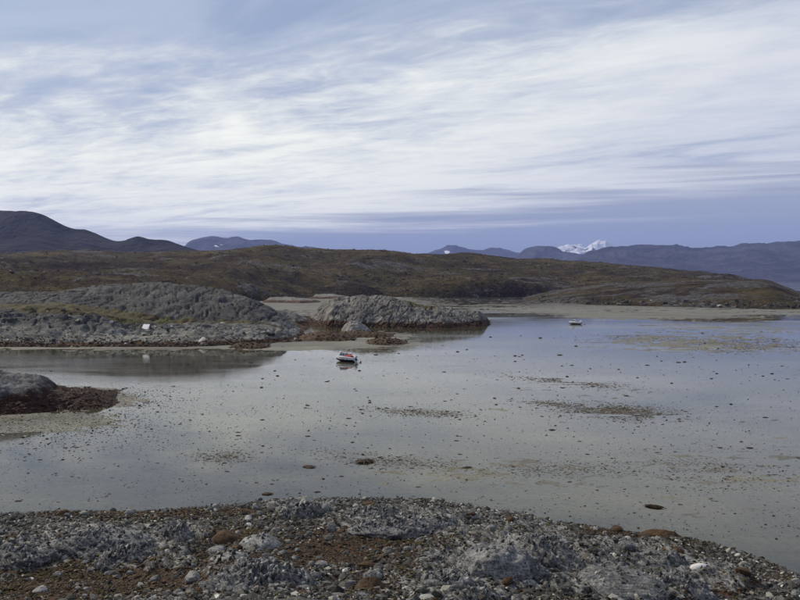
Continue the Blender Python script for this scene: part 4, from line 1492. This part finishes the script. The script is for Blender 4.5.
def boat(name, label, group, px, py, L, yaw, heel, cabin_h, dark_side, grey_cabin):
    x, y = GP(px, py)
    b = empty(name, (x, y, 0.05), (heel, 0.0, yaw))
    tag(b, label, 'boat', group)
    B, H = L * 0.19, L * 0.155                     # half beam, depth
    N = 16
    hb, ht, dk, rail = [], [], [], []
    for k in range(N):
        t = k / (N - 1)
        xx = (t - 0.5) * L
        w = B * (0.86 + 0.14 * math.sin(min(t / 0.45, 1) * math.pi / 2)) * (1 - max(0, (t - 0.45) / 0.55) ** 2.3)
        w = max(w, 0.012)
        ze = H * (0.92 + 0.34 * t ** 2)            # sheer rises to the bow
        kz = H * 0.62 * max(0, (t - 0.62) / 0.38) ** 2.2 - 0.10
        cz = kz + (ze - kz) * 0.44
        cw = w * (0.84 - 0.20 * t)
        hb.append([(xx, -cw, cz), (xx, -cw * 0.5, kz + (cz - kz) * 0.42), (xx, 0, kz), (xx, cw * 0.5, kz + (cz - kz) * 0.42), (xx, cw, cz)])
        ht.append((xx, w, cw, cz, ze))
        rail.append((xx, w, ze))
    loft('hull_bottom', hb, m_black, b)
    m_side = m_black if dark_side else m_white
    for s in (-1, 1):
        loft('hull_side', [[(q[0], s * q[2], q[3]), (q[0], s * (q[1] * 0.55 + q[2] * 0.45), (q[3] * 0.55 + q[4] * 0.45)), (q[0], s * q[1], q[4])] for q in ht], m_side, b)
        loft('gunwale', [[(q[0], s * q[1] * 1.015, q[2] - 0.13), (q[0], s * (q[1] + 0.04), q[2] - 0.02), (q[0], s * q[1], q[2] + 0.035), (q[0], s * max(q[1] - 0.16, 0.0), q[2] + 0.03)] for q in rail], m_white, b)
    q0 = ht[0]
    loft('transom', [[(q0[0], -q0[2], q0[3]), (q0[0], -q0[1], q0[4] - 0.02)], [(q0[0], 0, -0.10), (q0[0], 0, q0[4] - 0.10)], [(q0[0], q0[2], q0[3]), (q0[0], q0[1], q0[4] - 0.02)]], m_white, b, False)
    loft('cockpit_floor', [[(q[0], -q[2] * 0.96, 0.16), (q[0], 0, 0.16), (q[0], q[2] * 0.96, 0.16)] for q in ht[:10]], m_deck, b)
    loft('foredeck', [[(q[0], -q[1] * 0.97, q[4]), (q[0], 0, q[4] + 0.13 * min(1, q[1] / B * 1.5)), (q[0], q[1] * 0.97, q[4])] for q in ht[9:]], m_white, b)
    for xs_ in (-0.30, -0.12):
        rbox('seat', xs_ * L, xs_ * L + 0.34, -B * 0.78, B * 0.78, 0.18, 0.50, m_white, b)
    # cuddy with windows and raked screen
    cb = rbox('cabin', -0.02 * L, 0.27 * L, -B * 0.74, B * 0.74, H * 0.9, H * 0.9 + cabin_h, m_grey if grey_cabin else m_white, b, 0.18, 0.10, 0.05)
    for s in (-1, 1):
        for q in range(2):
            x0 = 0.02 * L + q * 0.12 * L
            pane = loft('window', [[(x0, s * B * 0.72, H * 0.9 + cabin_h * 0.45), (x0, s * B * 0.645, H * 0.9 + cabin_h * 0.84)],
                                   [(x0 + 0.09 * L, s * B * 0.72, H * 0.9 + cabin_h * 0.45), (x0 + 0.085 * L, s * B * 0.645, H * 0.9 + cabin_h * 0.84)]], MATS['tinted_glass'], cb, False)
    ws = loft('windscreen', [[(0.285 * L, -B * 0.70, H * 1.02), (0.245 * L - 0.12, -B * 0.58, H * 0.9 + cabin_h + 0.12)], [(0.325 * L, 0, H * 1.05), (0.265 * L - 0.12, 0, H * 0.9 + cabin_h + 0.14)],
                              [(0.285 * L, B * 0.70, H * 1.02), (0.245 * L - 0.12, B * 0.58, H * 0.9 + cabin_h + 0.12)]], MATS['tinted_glass'], b, False)
    tube('screen_frame', [(0.245 * L - 0.12, -B * 0.58, H * 0.9 + cabin_h + 0.12), (0.265 * L - 0.12, 0, H * 0.9 + cabin_h + 0.14), (0.245 * L - 0.12, B * 0.58, H * 0.9 + cabin_h + 0.12)], 0.025, m_steel, ws)
    tube('bow_rail', [(0.28 * L, -B * 0.62, H * 1.05), (0.30 * L, -B * 0.60, H * 1.5), (0.44 * L, -B * 0.22, H * 1.62), (0.485 * L, 0, H * 1.64), (0.44 * L, B * 0.22, H * 1.62), (0.30 * L, B * 0.60, H * 1.5), (0.28 * L, B * 0.62, H * 1.05)], 0.022, m_steel, b)
    rbox('deck_hatch', 0.33 * L, 0.41 * L, -0.17, 0.17, H * 1.17, H * 1.26, m_black, b, 0, 0, 0.015)
    tube('antenna', [(0.0, B * 0.5, H * 0.9 + cabin_h), (-0.10, B * 0.52, H * 0.9 + cabin_h + 0.9)], 0.014, m_white, b)
    # outboard tilted up over the transom
    m = empty('outboard_motor', (-0.5 * L - 0.10, 0, H * 0.86), (0, R(48), 0))
    m.scale = (1.35, 1.35, 1.35)
    m.parent = b
    rbox('clamp_bracket', -0.06, 0.14, -0.13, 0.13, -0.26, 0.08, m_black, m)
    rbox('cowling', -0.30, 0.16, -0.20, 0.20, 0.10, 0.62, m_white, m, 0.25, 0.06, 0.07)
    rbox('drive_leg', -0.20, -0.02, -0.07, 0.07, -0.85, 0.12, m_white, m, 0, 0, 0.03)
    rbox('gear_case', -0.38, 0.06, -0.07, 0.07, -0.98, -0.80, m_black, m, 0, 0, 0.05)
    blades = []
    for q in range(3):
        w = q * 2.094
        blades.append(((-0.40, 0, -0.89), (-0.38, 0.17 * math.cos(w), -0.89 + 0.17 * math.sin(w)), (-0.43, 0.15 * math.cos(w + 0.8), -0.89 + 0.15 * math.sin(w + 0.8))))
    me = bpy.data.meshes.new('propeller')
    me.from_pydata([p for bl in blades for p in bl], [], [(0, 1, 2), (3, 4, 5), (6, 7, 8)])
    new_obj('propeller', me, m_steel, m)
    return b


GR = 'motor boats resting on the flat'
b1 = boat('motor_boat', 'tilted cabin motor boat with a red cover and dark hull in the shallows', GR, 345.5, 361.5, 4.6, R(145), R(14), 0.80, False, True)
b2 = boat('motor_boat', 'small white cabin boat lying far out on the flat', GR, 575, 324.3, 4.3, R(148), R(8), 0.95, False, False)
# red cover bundled over the cockpit
rg = np.random.default_rng(900)
rings = []
for k in range(9):
    t_ = k / 8.0
    hh = 0.50 * math.sin(min(1, 0.25 + t_) * math.pi * 0.62) * (1.0 - 0.35 * t_) + 0.05 * math.sin(k * 2.1)
    rings.append([(0.55 - 1.5 * t_ + 0.03 * math.sin(a * 5 + k), 0.62 * (1 - 0.12 * t_) * math.cos(a), -0.12 + hh * max(0.0, math.sin(a)) ** 0.7 + 0.03 * math.sin(3 * a + k * 1.7))
                  for a in np.linspace(0, math.pi, 11)])
cv = loft('tarpaulin', rings, m_red)
cv.matrix_world = Matrix.Translation(b1.location) @ b1.rotation_euler.to_matrix().to_4x4() @ Matrix.Translation((-0.55, 0.0, 0.92))
tag(cv, 'red tarpaulin draped over the cockpit of the tilted boat', 'tarpaulin')
# ------------------------------------------------------------------ tent on the ledge
pp = PROM.reshape(-1, 3)
ppx = 400 + pp[:, 0] / (pp[:, 1] * math.cos(PITCH) - (pp[:, 2] - CAM_Z) * math.sin(PITCH)) * F
ppy = 280 - (pp[:, 2] - CAM_Z) / pp[:, 1] * F


def on_ledge(px, py):
    i = np.argmin((ppx - px) ** 2 + (ppy - py) ** 2 + (pp[:, 1] > 222) * 1e4)
    return pp[i]


q = on_ledge(147, 328.2)
te = empty('tent', (q[0], q[1], q[2] - 0.10), (0, 0, R(-30)))
tag(te, 'small white ridge tent with a dark open end on the grassy ledge', 'tent')
m_tent = simple('white_canvas', (0.78, 0.78, 0.76), 0.8, 0.08, 2.0)
m_tent_shade = simple('tent_inside_shade', (0.03, 0.025, 0.025), 0.9, 0.2, 2.0)
tl, tw, th = 1.05, 0.8, 1.15
for s in (-1, 1):
    loft('fly_panel', [[(xx, s * tw * (1 - 0.0 * f) * (1 - f) ** 0.9, th * f * (0.96 if abs(xx) < 0.3 else 1.0)) for f in (0, 0.25, 0.5, 0.75, 1.0)] for xx in (-tl, -0.6, 0, 0.6, tl)], m_tent, te)
loft('back_panel', [[(-tl, -tw, 0), (-tl, -tw * 0.5, th * 0.5)], [(-tl - 0.25, 0, 0), (-tl, 0, th)], [(-tl, tw, 0), (-tl, tw * 0.5, th * 0.5)]], m_tent, te, False)
loft('door_shade', [[(tl - 0.06, -tw * 0.93, 0.0), (tl - 0.06, 0, th * 0.93)], [(tl - 0.06, tw * 0.93, 0.0), (tl - 0.06, 0.01, th * 0.93)]], m_tent_shade, te, False)  # dark sheet across the open end, coloured as the shade inside
loft('door_flap', [[(tl, -tw, 0), (tl, -0.02, th)], [(tl + 0.28, -tw * 0.75, 0.0), (tl + 0.02, 0.0, th)]], m_tent, te, False)
for xx in (-tl, tl):
    tube('pole', [(xx, 0, 0), (xx, 0, th + 0.08)], 0.02, m_steel, te)
    for s in (-1, 1):
        tube('guy_line', [(xx, 0, th), (xx * 1.7, s * 0.7, 0.0)], 0.008, m_deck, te)
wm = simple('white_boulder', (0.66, 0.65, 0.62), 0.8, 0.15, 2.0)
for k, (px, py, w, lb) in enumerate([(155.5, 327.6, 2.6, 'white stone lying beside the open end of the tent'), (172, 327, 2.4, 'white stone on the ledge under the grey dome'),
                                     (183, 328.5, 3.2, 'largest white stone on the ledge under the grey dome'), (126, 344, 2.6, 'white stone in the red brown tideline seaweed'), (8, 340.5, 2.6, 'white stone beside the dark cleft of the promontory')]):
    q = on_ledge(px, py)
    o = new_obj('boulder', lump_mesh('boulder', 930 + k, 0.2, 0.5, 14, 9), wm)
    s = w / F * q[1] * 0.5
    o.scale = (s, s * 0.8, s * 0.75)
    o.location = (q[0], q[1] - 0.2, q[2] + 0.1)
    tag(o, lb, 'boulder')

# ------------------------------------------------------------------ the air
hx0, hx1, hy0, hy1, hz0, hz1 = -13600, 13600, -3000, 15200, -12.0, 900.0
hv = [(a, b, c) for a in (hx0, hx1) for b in (hy0, hy1) for c in (hz0, hz1)]
me = bpy.data.meshes.new('haze')
me.from_pydata(hv, [], [(0, 1, 3, 2), (4, 6, 7, 5), (0, 4, 5, 1), (2, 3, 7, 6), (0, 2, 6, 4), (1, 5, 7, 3)])
hm = bpy.data.materials.new('haze')
hm.use_nodes = True
ht_ = NT(hm.node_tree)
ht_.n.clear()
vol = ht_.node('ShaderNodeVolumePrincipled')
vol.inputs['Color'].default_value = (0.40, 0.50, 1.0, 1)
vol.inputs['Density'].default_value = 4.8e-5
vol.inputs['Anisotropy'].default_value = 0.1
ho = ht_.node('ShaderNodeOutputMaterial')
ht_.l.new(vol.outputs[0], ho.inputs['Volume'])
hz = new_obj('haze', me, hm)
tag(hz, 'thin blue haze over the bay and the far mountains', 'haze', kind='stuff')
